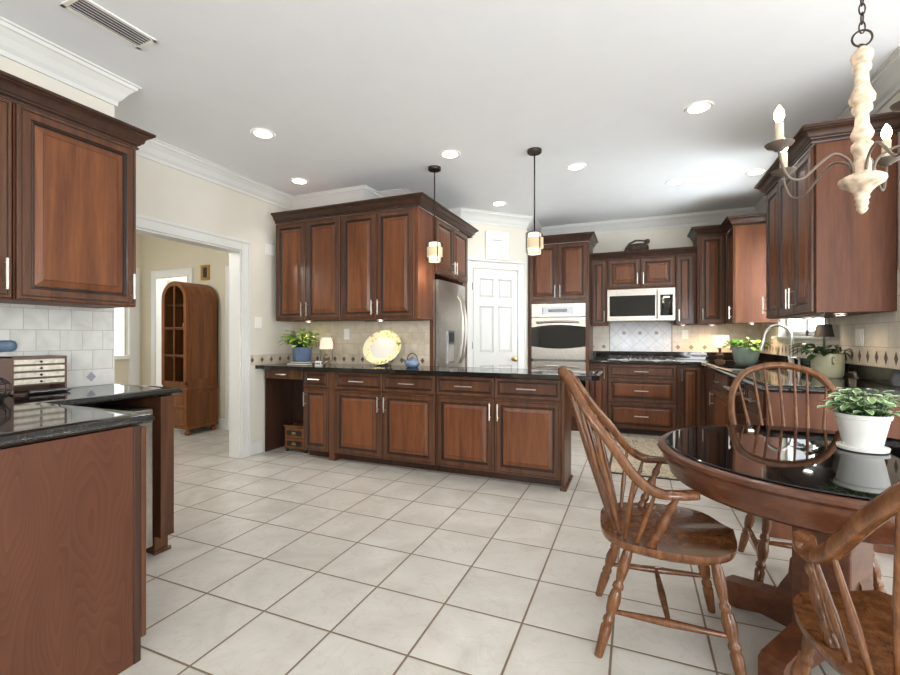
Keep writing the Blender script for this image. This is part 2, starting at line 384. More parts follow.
# hall door ajar with hinges
b = B(); b.box(0, .62, 0, .035, .01, 2.04, bev=.002)
d2 = struct('door_2', b, 'door'); d2.location = (-6.28, HY+.13, 0); d2.rotation_euler = (0, 0, math.radians(62))
for z in (.25, 1.12, 1.86):
    b = B(); b.box(-.012, .02, -.012, .0, z-.045, z+.045); h_ = mk('hinge', b, 'brass', d2)
# hall side window (bluish pane)
b = B(); b.box(-6.62, -6.60, 3.55, 3.62, .951, 2.129); b.box(-6.62, -6.60, 4.06, 4.2, 0, 2.129); b.box(-6.62, -6.58, 3.55, 4.059, .9, .95); b.box(-6.62, -6.60, 3.55, 4.2, 2.13, 2.2)
w2 = struct('window_2', b, 'trim')
b = B(); b.box(-6.69, -6.68, 3.62, 4.06, .9, 2.15); mk('pane', b, 'glass', w2)
# ------------------------------------------------------------ right wall window
b = B()
b.box(RX-.018, RX-.001, WY0-.09, WY0, WZ0-.02, WZ1+.09); b.box(RX-.018, RX-.001, WY1, WY1+.09, WZ0-.02, WZ1+.09); b.box(RX-.018, RX-.001, WY0, WY1, WZ1, WZ1+.09)
b.box(RX-.06, RX+.10, WY0-.1, WY1+.1, WZ0-.025, WZ0, bev=.004)
w1 = struct('window_1', b, 'trim')
b = B()
for (y0, y1, z0, z1) in ((WY0, WY0+.05, WZ0, WZ1), (WY1-.05, WY1, WZ0, WZ1), (WY0, WY1, WZ0, WZ0+.05), (WY0, WY1, WZ1-.05, WZ1), ((WY0+WY1)/2-.03, (WY0+WY1)/2+.03, WZ0, WZ1)):
    b.box(RX+.05, RX+.09, y0, y1, z0, z1)
mk('window_frame', b, 'trim', w1)
b = B(); b.box(RX+.065, RX+.072, WY0+.05, WY1-.05, WZ0+.05, WZ1-.05); mk('pane', b, 'glass', w1)
# patio door casing at the near end of the right wall
b = B(); b.box(RX-.02, RX-.001, 3.10, 3.19, 0, 2.38, bev=.003); b.box(RX-.02, RX+.12, 3.145, 3.16, 0, 2.3); struct('trim_5', b, 'trim')
# ------------------------------------------------------------ tile splashes
T_GREY = [(186, 186, 180), (202, 202, 197), (214, 214, 210)]
T_WARM = [(186, 172, 150), (202, 190, 170), (214, 204, 186)]
T_CREAM = [(204, 196, 182), (216, 209, 196), (226, 220, 208)]
T_WHITE = [(204, 204, 206), (216, 216, 218), (226, 226, 228)]
M['sp1'] = splash_mat('grey_travertine_left', 1, .108, .115, 1.012, .152, .026, .030, T_GREY, (150, 146, 158), (168, 166, 160), u0=-.04, zc=.968)
M['sp2'] = splash_mat('travertine_desk_side', 1, .152, .115, 1.02, .128, .024, .030, T_WARM, (96, 84, 74), (176, 164, 146), u0=.04, zc=.968)
M['sp3'] = splash_mat('travertine_desk_back', 0, .152, .115, 1.02, .118, .024, .030, T_WARM, (100, 86, 74), (176, 164, 146), u0=.02, zc=.968)
M['sp4'] = splash_mat('travertine_range', 0, .152, .115, 1.14, .152, .03, .032, T_CREAM, (140, 128, 122), (190, 178, 160), u0=.0, zc=1.075)
M['sp5'] = splash_mat('travertine_right', 1, .30, .152, 1.14, .115, .024, .045, T_CREAM, (96, 84, 74), (172, 158, 132), u0=.0, zc=1.075, stag=.37)
def splash(name, lab, mat, args):
    b = B(); b.box(*args); o = mk(name, b, mat); return tag(o, lab, 'tile backsplash')
splash('tile_backsplash', 'grey stone tile splash with small diamonds behind the left counter', 'sp1', (LXN+.001, LXN+.01, -.3, 1.738, .915, 1.369))
b = B(); b.box(LX+.001, LX+.01, 3.40, 4.0, .915, 1.02)
tag(mk('tile_backsplash', b, 'sp2'), 'low tile strip of dark diamonds on the wall beside the doorway, above the desk counter', 'tile backsplash')
splash('tile_backsplash', 'beige stone tile splash behind the desk counter, under the wall cabinets', 'sp3', (LX+.012, -1.89, 3.999, 4.009, .915, 1.369))
splash('tile_backsplash', 'narrow cream tile splash on the back wall between oven tower and range panel', 'sp4', (-.545, -.335, RB-.011, RB-.001, 1.015, 1.369))
splash('tile_backsplash', 'cream tile splash on the back wall from range panel to the far corner', 'sp4', (.445, RX-.012, RB-.011, RB-.001, 1.015, 1.369))
b = B(); b.box(RX-.011, RX-.001, 3.20, WY0-.10, 1.015, 1.6); b.box(RX-.011, RX-.001, WY0-.10, WY1+.10, 1.015, WZ0-.03); b.box(RX-.011, RX-.001, WY1+.10, RB-.012, 1.015, 1.6)
tag(mk('tile_backsplash', b, 'sp5'), 'cream tile splash with tall dark diamonds on the right wall round the window', 'tile backsplash')
# range panel with diagonal tiles, squares and pencil border
def range_mat():
    m, t, b = newmat('range_diagonal_tile'); k = N(t)
    tc = t.nodes.new('ShaderNodeTexCoord'); sp = t.nodes.new('ShaderNodeSeparateXYZ'); t.links.new(tc.outputs['Object'], sp.inputs[0])
    x = k.m('SUBTRACT', sp.outputs[0], .055); z = k.m('SUBTRACT', sp.outputs[2], 1.26)
    s = .2
    a = k.m('FRACT', k.m('ADD', k.m('DIVIDE', k.m('ADD', x, z), s), 20.5)); c2 = k.m('FRACT', k.m('ADD', k.m('DIVIDE', k.m('SUBTRACT', x, z), s), 20.5))
    ea = k.m('SUBTRACT', .5, k.m('ABSOLUTE', k.m('SUBTRACT', a, .5))); eb = k.m('SUBTRACT', .5, k.m('ABSOLUTE', k.m('SUBTRACT', c2, .5)))
    g = k.m('LESS_THAN', k.m('MINIMUM', ea, eb), .016)
    col = stone_color(t, k, tc.outputs['Object'], *T_WHITE, 7)
    col = k.mix(g, col, lin((176, 174, 172)))
    fx = k.m('MULTIPLY', k.m('ABSOLUTE', k.m('SUBTRACT', k.m('FRACT', k.m('ADD', k.m('DIVIDE', x, s), 20.5)), .5)), s)
    sq = k.m('MULTIPLY', k.m('LESS_THAN', fx, .02), k.m('LESS_THAN', k.m('ABSOLUTE', z), .02))
    sq = k.m('MULTIPLY', sq, k.m('LESS_THAN', k.m('ABSOLUTE', x), .26))
    col = k.mix(sq, col, lin((150, 146, 148)))
    t.links.new(col, b.inputs['Base Color']); b.inputs['Roughness'].default_value = .4
    return m
M['rangep'] = range_mat(); M['pencil'] = plain('pencil_tile', (170, 160, 150), .4)
t = thing('range_backsplash_panel', 'pale panel of diagonal tiles with three small squares behind the cooktop', 'tile backsplash', (0, 0, 0))
b = B(); b.box(-.32, .43, RB-.012, RB-.001, 1.015, 1.42); mk('tile_panel', b, 'rangep', t)
b = B(); b.box(-.334, -.32, RB-.018, RB-.001, 1.015, 1.42, bev=.003); mk('border', b, 'pencil', t)
b = B(); b.box(.43, .444, RB-.018, RB-.001, 1.015, 1.42, bev=.003); mk('border', b, 'pencil', t)
# ------------------------------------------------------------ cabinets
FR = [(0, .019, 0), (0, .004, 0), (.004, 0, 0), (.014, 0, 0), (.016, .003, 2), (.019, .003, 2), (.021, 0, 0), (.050, 0, 0), (.053, .005, 2), (.057, .005, 2), (.060, .002, 0), (.064, .010, 2), (.070, .010, 2), (.098, .002, 1), (.101, .001, 2)]
FD = [(0, .019, 0), (0, .004, 0), (.004, 0, 0), (.026, 0, 0), (.029, .005, 2), (.033, .005, 2), (.036, .002, 0), (.040, .007, 2), (.043, .007, 2)]
FD2 = [(0, .019, 0), (0, .004, 0), (.004, 0, 0), (.040, 0, 0), (.043, .005, 2), (.047, .005, 2), (.050, .002, 0), (.054, .009, 2), (.058, .009, 2), (.076, .002, 1), (.078, .001, 2)]
def bar(b, x, z, y, L, vert, r=.006):
    if vert:
        b.tube([(x, y-.032, z-L/2), (x, y-.032, z+L/2)], r, 8)
        for s in (-1, 1): b.tube([(x, y, z+s*L*.33), (x, y-.032, z+s*L*.33)], r*.8, 8)
    else:
        b.tube([(x-L/2, y-.032, z), (x+L/2, y-.032, z)], r, 8)
        for s in (-1, 1): b.tube([(x+s*L*.33, y, z), (x+s*L*.33, y-.032, z)], r*.8, 8)
def cabinet(label, loc, rz, w, d, z0, z1, fronts, cat='cabinet', name='base_cabinet', group=None, toe=.072, carc=None, y_off=0, extra=None, mats=('wood', 'woodc', 'glaze'), back_open=False):
    t = thing(name, label, cat, (loc[0], loc[1], 0), rz, group)
    b = B()
    if carc: carc(b)
    else:
        b.box(.001, w-.001, 0, d, z0+toe, z1)
    if extra: extra(b)
    mk('carcass', b, 'wood' if name != 'wall_cabinet' else 'side', t)
    if toe and not carc:
        b = B(); b.box(.002, w-.002, .075, d-.01, 0, toe); mk('toe_kick', b, 'dwood', t)
    for f in fronts:
        kind, x0, x1, a0, a1 = f[:5]; hs = f[5] if len(f) > 5 else None
        sm = (x1-x0) < .22
        b = B(); g = .0015
        st = FR if kind == 'door' else (FD if (a1-a0) < .2 else FD2)
        lim = min(x1-x0, a1-a0)/2 - .012
        st = [s for s in st if s[0] < lim]
        b.rings(x0+g, x1-g, a0+g, a1-g, -.02, st, 1 if kind == 'door' or (a1-a0) >= .2 else 0)
        o = mk('door' if kind == 'door' else 'drawer', b, mats, t)
        if hs:
            b = B()
            if kind == 'door':
                hx = x0+.032 if hs[0] == 'l' else x1-.032
                hz = (a1-.11) if hs[1] == 't' else (a0+.11)
                bar(b, hx, hz, -.02, .14, True)
            else: bar(b, (x0+x1)/2, (a0+a1)/2, -.02, min(.16, (x1-x0)*.45), False)
            mk('handle', b, 'nickel', o, 40)
    return t
CC = [(0, 0), (.010, 0), (.012, .008), (.006, .012), (.006, .020), (.016, .024), (.018, .030), (.026, .034), (.030, .040), (.034, .056), (.044, .068), (.058, .074), (.058, .079), (.066, .082), (.070, .088), (.070, .098), (0, .098)]
def crown(label, path, z, k=1.0, side=1):
    b = B(); b.sweep(path, [(o*k, z+zz*k) for o, zz in CC], side=side)
    return tag(mk('cabinet_crown_molding', b, 'dwood', None, 30), label, 'molding')
# --- left near wall cabinets (face +X at -2.66)
cabinet('cherry wall cabinet with raised door above the left counter, next to the doorway', (-2.66, 1.122, 0), PI/2, .548, .315, 1.375, 2.29, [('door', .006, .542, 1.378, 2.285, 'rb')], name='wall_cabinet', toe=0)
cabinet('cherry wall cabinet cut by the left edge of the photo', (-2.66, .28, 0), PI/2, .84, .315, 1.375, 2.29, [('door', .006, .42, 1.378, 2.285, 'rb'), ('door', .424, .834, 1.378, 2.285, 'rb')], name='wall_cabinet', toe=0)
crown('dark crown molding along the top of the left wall cabinets', [(-2.66, .28), (-2.66, 1.672), (-2.978, 1.672)], 2.285)
# --- left base: near peninsula end, run along the wall
def endcarc(b):
    b.box(0, .60, 0, 1.28, .1, .874); b.box(.0, .54, 0, 1.28, 0, .101)
t = thing('base_cabinet', 'cherry cabinet in the left foreground with a plain figured end panel', 'cabinet', (-1.70, .44, 0), 0)
b = B(); b.box(-1.27, -.019, .01, .62, .1, .874); b.box(-1.27, -.02, .01, .56, 0, .101); mk('carcass', b, 'wood', t)
def figured():
    m, tt, bs = newmat('figured_cherry'); k = N(tt)
    tc = tt.nodes.new('ShaderNodeTexCoord'); mp = tt.nodes.new('ShaderNodeMapping'); mp.inputs['Scale'].default_value = (1, 5.0, 1.0)
    tt.links.new(tc.outputs['Object'], mp.inputs[0])
    n = tt.nodes.new('ShaderNodeTexNoise'); n.inputs['Scale'].default_value = 1.1; n.inputs['Detail'].default_value = 1.5
    tt.links.new(mp.outputs[0], n.inputs['Vector'])
    w = k.m('FRACT', k.m('MULTIPLY', n.outputs['Fac'], 34))
    n2 = tt.nodes.new('ShaderNodeTexNoise'); n2.inputs['Scale'].default_value = 2.5; tt.links.new(mp.outputs[0], n2.inputs['Vector'])
    c = k.mix(n2.outputs['Fac'], lin((82, 48, 34)), lin((100, 62, 44)))
    c = k.mix(k.m('MULTIPLY', w, .30), c, lin((52, 30, 22)))
    tt.links.new(c, bs.inputs['Base Color']); bs.inputs['Roughness'].default_value = .4; bs.inputs['Specular IOR Level'].default_value = .25
    return m
M['figured'] = figured()
b = B(); b.box(-.018, 0, 0, .618, .0, .874); mk('end_panel', b, 'figured', t)
b = B(); b.box(-.02, .004, .618, .645, .0, .874, bev=.003); mk('corner_stile', b, 'dwood', t)
b = B(); b.box(-.5, .0, .648, .668, .08, .865, bev=.004); o = mk('door', b, 'wood', t)
# end stile cabinet beside the undercounter fridge
t = thing('base_cabinet', 'narrow dark cherry cabinet end between the undercounter fridge and the doorway', 'cabinet', (-2.40, 1.64, 0), PI/2)
b = B(); b.box(0, .075, 0, .57, .1, .874); b.box(0, .075, .05, .56, 0, .101); mk('carcass', b, 'wood', t)
b = B(); b.box(-.01, .087, .035, .052, 0, .02, bev=.004); mk('shoe_molding', b, 'wood', t)
# undercounter fridge (face +X)
t = thing('undercounter_fridge', 'silver-sided undercounter fridge beneath the left counter', 'fridge', (-2.43, 1.09, 0), PI/2)
b = B(); b.box(0, .515, .03, .5, .06, .82, bev=.005); mk('body', b, 'black', t)
b = B(); b.box(0, .515, -.02, .028, .07, .815, bev=.006); mk('door', b, 'steel', t)
b = B(); b.box(.03, .49, .03, .48, .0, .06); mk('base', b, 'black', t)
# left countertop, L shape
EDGE = [(-.05, .878), (0, .878), (.012, .882), (.018, .890), (.016, .900), (.012, .904), (.010, .910), (.004, .914), (-.05, .914)]
def slab(name, label, poly, edge_path, parent_extra=None, side=1):
    """poly: full outline; the moulded edge follows edge_path"""
    b = B(); b.prism(poly, .878, .9139)
    b.sweep(edge_path, EDGE, side=side, smooth=True)
    o = mk(name, b, 'granite', None, 35); return tag(o, label, 'countertop')
slab('countertop', 'black granite L-shaped counter in the left foreground', [(LXN, -.3), (-2.3, -.3), (-2.3, .4), (-1.70, .4), (-1.70, 1.11), (-2.41, 1.11), (-2.41, 1.742), (LXN, 1.742)],
     [(-2.3, -.3), (-2.3, .4), (-1.70, .4), (-1.70, 1.11), (-2.41, 1.11), (-2.41, 1.742), (LXN+.003, 1.742)])
# --- desk run and peninsula (face -Y at 3.58)
FY = 3.575
t = thing('desk_drawer_unit', 'kneehole desk section with one shallow drawer and a dark side panel by the doorway', 'desk', (-3.60, FY, 0), 0)
b = B(); b.box(0, .018, 0, .42, 0, .874); b.box(.018, .515, .40, .42, .0, .874); b.box(.018, .515, .002, .4, .86, .874); mk('carcass', b, 'dwood', t)
b = B(); b.rings(.012, .508, .775, .872, -.02, [(0, .02, 0), (0, .004, 0), (.004, 0, 0)], 0); o = mk('drawer', b, ('wood', 'woodc', 'glaze'), t)
b = B(); bar(b, .26, .823, -.02, .13, False); mk('handle', b, 'nickel', o, 40)
cabinet('narrow cherry base cabinet with drawer and door beside the desk kneehole', (-3.083, FY, 0), 0, .315, .42, 0, .874, [('drawer', .004, .311, .705, .868, 'x'), ('door', .004, .311, .078, .698, 'lt')])
def postx(b): b.box(-.068, .001, -.012, .42, 0, .874)
cabinet('cherry base cabinet with two drawers and two doors, left of the peninsula pair', (-2.70, FY, 0), 0, 1.075, .42, 0, .874,
        [('drawer', .004, .535, .70, .868, 'x'), ('drawer', .539, 1.071, .70, .868, 'x'), ('door', .004, .535, .078, .692, 'rt'), ('door', .539, 1.071, .078, .692, 'lt')], extra=postx)
def endx(b):
    b.box(1.085, 1.108, -.022, .37, 0, .874)
cabinet('cherry base cabinet with two drawers and two doors at the free end of the peninsula', (-1.62, FY, 0), 0, 1.09, .36, 0, .874,
        [('drawer', .004, .535, .70, .868, 'x'), ('drawer', .539, 1.082, .70, .868, 'x'), ('door', .004, .535, .078, .692, 'rt'), ('door', .539, 1.082, .078, .692, 'lt')], extra=endx)
b = B(); b.sweep([(-.51, 3.95), (-.51, 3.553), (-.545, 3.553)], [(0, 0), (.014, 0), (.012, .012), (.004, .02), (0, .02)], side=-1)
tag(mk('shoe_molding', b, 'wood'), 'small wood shoe strip round the foot of the peninsula end', 'molding')
slab('countertop', 'long black granite counter over the desk and peninsula', [(LX+.003, 3.51), (-.31, 3.51), (-.30, 3.52), (-.30, 3.96), (-.31, 3.97), (-1.86, 3.97), (-1.86, 3.997), (LX+.003, 3.997)],
     [(-1.85, 3.97), (-.33, 3.97), (-.30, 3.95), (-.30, 3.53), (-.32, 3.51), (LX+.003, 3.51)])
# upper cabinets above the desk
UY = 3.67
cabinet('cherry wall cabinet with two tall doors above the desk, on the doorway side', (-3.535, UY, 0), 0, .835, .325, 1.375, 2.41, [('door', .004, .402, 1.378, 2.40, 'rb'), ('door', .406, .831, 1.378, 2.40, 'lb')], name='wall_cabinet', toe=0)
cabinet('cherry wall cabinet with two tall doors above the desk, on the fridge side', (-2.698, UY, 0), 0, .848, .325, 1.375, 2.41, [('door', .004, .408, 1.378, 2.40, 'rb'), ('door', .412, .815, 1.378, 2.40, 'lb')], name='wall_cabinet', toe=0)
# fridge enclosure: side panel, over-fridge cabinet
t = thing('fridge_enclosure', 'tall cherry surround with two small doors over the steel fridge', 'cabinet', (-1.85, 4.012, 0), PI/2)
b = B(); b.box(-.0, .025, 0, .80, 0, 2.41); b.box(.81, .96, 0, .80, 0, 1.84); b.box(.025, .96, .0, .80, 1.84, 2.41); mk('carcass', b, 'wood', t)
for (x0, x1, hs) in ((.03, .475, 'r'), (.479, .925, 'l')):
    b = B(); b.rings(x0, x1, 1.85, 2.40, -.02, FR, 1); o = mk('door', b, ('wood', 'woodc', 'glaze'), t)
    b = B(); bar(b, x1-.03 if hs == 'r' else x0+.03, 1.95, -.02, .13, True); mk('handle', b, 'nickel', o, 40)
crown('dark crown molding wrapping the tall cabinets above desk and fridge', [(-3.53, 3.65), (-1.83, 3.65), (-1.83, 5.06), (-2.5, 5.06)], 2.405, 1.0, side=1)
# ------------------------------------------------------------ fridge
t = thing('refrigerator', 'stainless steel side-by-side refrigerator with curved handles and ice dispenser', 'refrigerator', (-1.82, 4.045, 0), PI/2)
b = B(); b.box(.01, .76, .06, .75, .02, 1.78); mk('body', b, 'steeld', t)
def bowed(b, x0, x1, z0, z1):
    n = 8; rings = []
    for z in (z0, z1):
        pts = [(x0, .055, z)]
        for i in range(n+1):
            u = i/n; x = x0+(x1-x0)*u; X = (x-.385)/.375
            pts.append((x, -.005 - .03*(1-X*X), z))
        pts.append((x1, .055, z)); rings.append(pts)
    b.loft(rings, 0, True, True, False)
for nm, x0, x1 in (('left', .01, .497), ('right', .503, .76)):
    b = B(); bowed(b, x0, x1, .08, 1.78); o = mk('door', b, 'steel', t, 30)
    hx = .455 if nm == 'left' else .545
    b = B(); b.tube([(hx, -.03, .92), (hx, -.075, 1.0), (hx, -.095, 1.2), (hx, -.095, 1.4), (hx, -.075, 1.58), (hx, -.03, 1.66)], .014, 10); mk('handle', b, 'steel', o, 50)
    if nm == 'left':
        b = B(); b.box(.17, .35, -.042, -.02, .93, 1.27, bev=.004); b.box(.19, .33, -.045, -.040, 1.15, 1.25, 1); b.box(.19, .33, -.044, -.041, .95, 1.13, 2)
        mk('dispenser', b, ('steeld', 'black', 'steel'), o)
# ------------------------------------------------------------ pantry door on the angled wall
d1 = bpy.data.objects.new('door_1', None)
C.objects.link(d1); d1.location = (-2.0, 5.14, 0); d1.rotation_euler = (0, 0, PI/4); d1['kind'] = 'structure'
b = B()
b.box(.165, .80, -.008, -.002, .01, 2.06)
PN = [(0, -.010, 0), (.004, -.010, 0), (.014, .0, 0), (.022, .0, 0), (.045, -.008, 0)]
XS = ((.165, .245), (.455, .51), (.72, .80)); ZS_ = ((.01, .22), (.85, 1.0), (1.60, 1.70), (1.95, 2.06))
for x0, x1 in XS: b.box(x0, x1, -.018, -.008, .01, 2.06)
for z0, z1 in ZS_:
    for x0, x1 in ((.245, .455), (.51, .72)): b.box(x0, x1, -.018, -.008, z0, z1)
for x0, x1 in ((.245, .455), (.51, .72)):
    for z0, z1 in ((.22, .85), (1.0, 1.60), (1.70, 1.95)):
        b.rings(x0, x1, z0, z1, -.008, PN, 0)
mk('door_leaf', b, 'door', d1)
b = B()
for x0, x1, z0, z1 in ((.07, .158, 0, 2.16), (.807, .92, 0, 2.16), (.158, .807, 2.07, 2.16)):
    b.box(x0, x1, -.022, -.001, z0, z1, bev=.004)
b.box(.06, .93, -.04, -.001, 2.161, 2.18, bev=.004)
for x0, x1 in ((.07, .085), (.905, .92)): b.box(x0, x1, -.03, -.02, 0, 2.16, bev=.003)
mk('door_casing', b, 'trim', d1)
b = B(); b.lathe([(.028, 0), (.028, .006), (.012, .012), (.012, .035), (.028, .045), (.032, .06), (.025, .072), (0, .076)], M4=Matrix.Translation((.735, -.018, .92)) @ Matrix.Rotation(PI/2, 4, 'X')); mk('door_knob', b, 'brass', d1, 40)
for z in (.3, 1.1, 1.84):
    b = B(); b.tube([(.152, -.022, z-.045), (.152, -.022, z+.045)], .006, 8); mk('hinge', b, 'steeld', d1, 40)
t = thing('framed_picture', 'small white framed print above the pantry door', 'picture', (-2.0, 5.14, 2.195), PI/4)
b = B(); b.box(.338, .665, -.03, -.002, 0, .355, bev=.004); mk('frame', b, 'white', t)
b = B(); b.box(.36, .64, -.0325, -.030, .02, .335); mk('print', b, plain('print_paper', (238, 236, 228), .6, var=.01), t)
b = B(); b.box(.43, .565, -.0335, -.0325, .235, .25, 0)
for i in range(4): b.box(.44+.034*i, .455+.034*i, -.0335, -.0325, .13, .215, 1 if i % 2 else 2)
b.box(.44, .56, -.0335, -.0325, .07, .10, 2)
mk('print_motif', b, (plain('motif_grey', (178, 176, 178), .7), plain('motif_rose', (226, 206, 208), .7), plain('motif_light', (216, 217, 220), .7)), t)
# ------------------------------------------------------------ oven tower
OY = 5.90
t = thing('oven_tower_cabinet', 'tall cherry oven cabinet with two doors above the double wall oven', 'cabinet', (-1.325, OY, 0), 0)
b = B(); b.box(0, .045, 0, .57, 0, 2.42); b.box(.735, .78, 0, .57, 0, 2.42); b.box(.045, .735, 0, .57, 1.65, 2.42); b.box(.045, .735, 0, .57, 0, .33); mk('carcass', b, 'wood', t)
for (x0, x1, hs) in ((.02, .389, 'r'), (.393, .762, 'l')):
    b = B(); b.rings(x0, x1, 1.69, 2.42, -.02, FR, 1); o = mk('door', b, ('wood', 'woodc', 'glaze'), t)
    b = B(); bar(b, x1-.03 if hs == 'r' else x0+.03, 1.80, -.02, .16, True); mk('handle', b, 'nickel', o, 40)
b = B(); b.rings(.02, .762, .11, .32, -.02, FD2, 1); o = mk('drawer', b, ('wood', 'woodc', 'glaze'), t)
b = B(); bar(b, .39, .215, -.02, .16, False); mk('handle', b, 'nickel', o, 40)
crown('dark crown molding on top of the oven cabinet', [(-1.325, 5.88), (-.543, 5.88), (-.543, 6.45)], 2.425)
t = thing('double_wall_oven', 'stainless double wall oven with bowed black glass doors', 'oven', (-1.275, OY, 0), 0)
b = B(); b.box(0.01, .67, .0, .54, .34, 1.64); mk('body', b, 'steeld', t)
b = B(); b.box(0, .69, -.025, -.001, 1.468, 1.642, bev=.003); b.box(.14, .54, -.0265, -.0245, 1.505, 1.60, 1); cp = mk('control_panel', b, ('steel', 'blackg'), t)
b = B(); b.box(.22, .46, -.028, -.0262, 1.53, 1.57); mk('display', b, plain('display_glass', (70, 78, 62), .2), cp)
def oven_door(z0, z1):
    b = B(); b.box(0, .69, -.03, -.001, z0, z1, bev=.003); o = mk('door', b, 'steel', t)
    # bowed glass: lens-like outline
    n = 16; hgt = z1-z0; zt = z1-.125; zb = z0+.17
    top = [(.0+.69*i/n, zt + .03*math.sin(PI*i/n)) for i in range(n+1)]; bot = [(.69*i/n, zb - .03*math.sin(PI*i/n)) for i in range(n+1)]
    b = B(); f = [(x, -.033, z) for x, z in top+bot[::-1]]; g = [(x, -.030, z) for x, z in top+bot[::-1]]
    b.loft([f, g], 0, True, True, False); mk('window', b, 'blackg', o)
    b = B(); pts = [(.07+.54*i/10, -.06-.018*math.sin(PI*i/10), z1-.065+.012*math.sin(PI*i/10)) for i in range(11)]
    b.tube(pts, .014, 10); b.tube([(.09, -.03, z1-.065), (.09, -.062, z1-.065)], .01, 8); b.tube([(.59, -.03, z1-.065), (.59, -.062, z1-.065)], .01, 8)
    mk('handle', b, 'steel', o, 50)
oven_door(.915, 1.46); oven_door(.35, .885)
# ------------------------------------------------------------ back base run
BYF = 5.93
cabinet('narrow cherry base cabinet between oven tower and range drawers', (-.54, BYF, 0), 0, .215, .545, 0, .874, [('door', .003, .212, .078, .868, 'rt')])
cabinet('wide cherry drawer bank with three drawers below the cooktop', (-.323, BYF, 0), 0, .775, .545, 0, .874, [('drawer', .004, .771, .70, .868, 'x'), ('drawer', .004, .771, .405, .692, 'x'), ('drawer', .004, .771, .078, .397, 'x')])
cabinet('cherry base cabinet with one door in the back corner right of the range drawers', (.454, BYF, 0), 0, .29, .545, 0, .874, [('door', .02, .262, .078, .868, 'lt')])
# right base run facing -X
def sinkc(b):
    b.box(.001, 1.499, 0, .60, .072, .69); b.box(.001, 1.499, .075, .59, 0, .072); b.box(.001, 1.499, 0, .04, .69, .874); b.box(.001, .49, .04, .6, .69, .874); b.box(1.32, 1.499, .04, .6, .69, .874)
FX = .745
cabinet('cherry base cabinet with drawer and door on the right run beside the corner', (FX, 5.88, 0), -PI/2, 1.50, .60, 0, .874, carc=sinkc, fronts=[('drawer', .68, 1.46, .70, .868, 'x'), ('door', .68, 1.46, .078, .692, 'lt')])
t = thing('dishwasher', 'black dishwasher under the right counter, half hidden by the round-backed chair', 'dishwasher', (FX, 4.36, 0), -PI/2)
b = B(); b.box(.01, .60, .0, .58, .1, .87); b.box(.02, .59, .05, .58, 0, .1); mk('body', b, 'black', t)
b = B(); b.box(.01, .60, -.022, -.001, .12, .868, bev=.004); o = mk('door', b, 'blackg', t)
b = B(); b.tube([(.06, -.06, .79), (.55, -.06, .79)], .012, 10); b.tube([(.08, -.022, .79), (.08, -.06, .79)], .008, 8); b.tube([(.53, -.022, .79), (.53, -.06, .79)], .008, 8); mk('handle', b, 'steel', o, 50)
def rend(b): b.box(.515, .52, 0, .63, 0, .874)
cabinet('cherry drawer bank at the near end of the right counter', (FX, 3.745, 0), -PI/2, .505, .61, 0, .874, [('drawer', .004, .47, .70, .868, 'x'), ('drawer', .004, .47, .50, .692, 'x'), ('drawer', .004, .47, .30, .492, 'x'), ('drawer', .004, .47, .078, .292, 'x')])
b = B(); b.box(.73, RX-.003, 3.208, 3.235, 0, .874, bev=.002)
tag(mk('cabinet_end_panel', b, 'side'), 'plain reddish wood end panel of the right counter run behind the table', 'panel')
# back/right countertop with sink hole approximated by undermount sink
poly = [(-.542, 5.905), (.715, 5.905), (.715, 3.195), (RX-.003, 3.195), (RX-.003, RB-.003), (-.542, RB-.003)]
t = thing('countertop', 'black granite L-shaped counter along the range wall and right wall with raised back strip', 'countertop', (0, 0, 0))
b = B()
b.prism([(-.542, 5.905), (.715, 5.905), (.715, 5.36), (RX-.003, 5.36), (RX-.003, RB-.003), (-.542, RB-.003)], .878, .9139)
b.box(.715, .80, 4.60, 5.36, .878, .9139); b.box(1.2, RX-.003, 4.60, 5.36, .878, .9139); b.box(.715, RX-.003, 3.195, 4.60, .878, .9139)
b.sweep([(-.542, 5.905), (.715, 5.905), (.715, 3.195), (RX-.003, 3.195)], EDGE, side=1, smooth=True)
mk('slab', b, 'granite', t, 35)
b = B(); b.box(-.542, RX-.003, RB-.022, RB-.001, .915, 1.014, bev=.003); b.box(RX-.022, RX-.001, 3.2, RB-.023, .915, 1.014, bev=.003); mk('back_strip', b, 'granite', t)
t = thing('kitchen_sink', 'stainless undermount sink in the right counter below the window', 'sink', (0, 0, 0))
b = B()
b.box(.79, 1.21, 4.59, 5.37, .70, .705); b.box(.79, .80, 4.59, 5.37, .70, .877); b.box(1.2, 1.21, 4.59, 5.37, .70, .877); b.box(.8, 1.2, 4.59, 4.6, .70, .877); b.box(.8, 1.2, 5.36, 5.37, .70, .877)
mk('basin', b, 'steel', t)
# cooktop
t = thing('gas_cooktop', 'stainless gas cooktop with black grates on the back counter', 'cooktop', (.055, 6.17, .915), 0)
b = B(); b.box(-.38, .38, -.24, .24, 0, .012, bev=.004); mk('tray', b, 'steel', t)
for i, (x, y) in enumerate(((-.25, .1), (-.25, -.1), (0, 0), (.25, .1), (.25, -.1))):
    b = B(); b.lathe([(.045, .012), (.045, .022), (.03, .026), (0, .026)], (x, y, 0), 16); o = mk('burner', b, 'black', t, 40)
for x in (-.25, 0, .25):
    b = B()
    for yy in (-.19, 0, .19): b.box(x-.11, x+.11, yy-.006, yy+.006, .035, .047)
    for xx in (-.11, 0, .11): b.box(x+xx-.006, x+xx+.006, -.19, .19, .035, .047)
    for xx in (-.11, .11):
        for yy in (-.19, .19): b.box(x+xx-.006, x+xx+.006, yy-.006, yy+.006, .012, .036)
    mk('grate', b, 'black', t)
for i in range(5):
    b = B(); b.lathe([(.018, .012), (.018, .03), (.014, .034), (0, .034)], (-.12+.06*i, -.215, 0), 12); mk('knob', b, 'steel', t, 40)
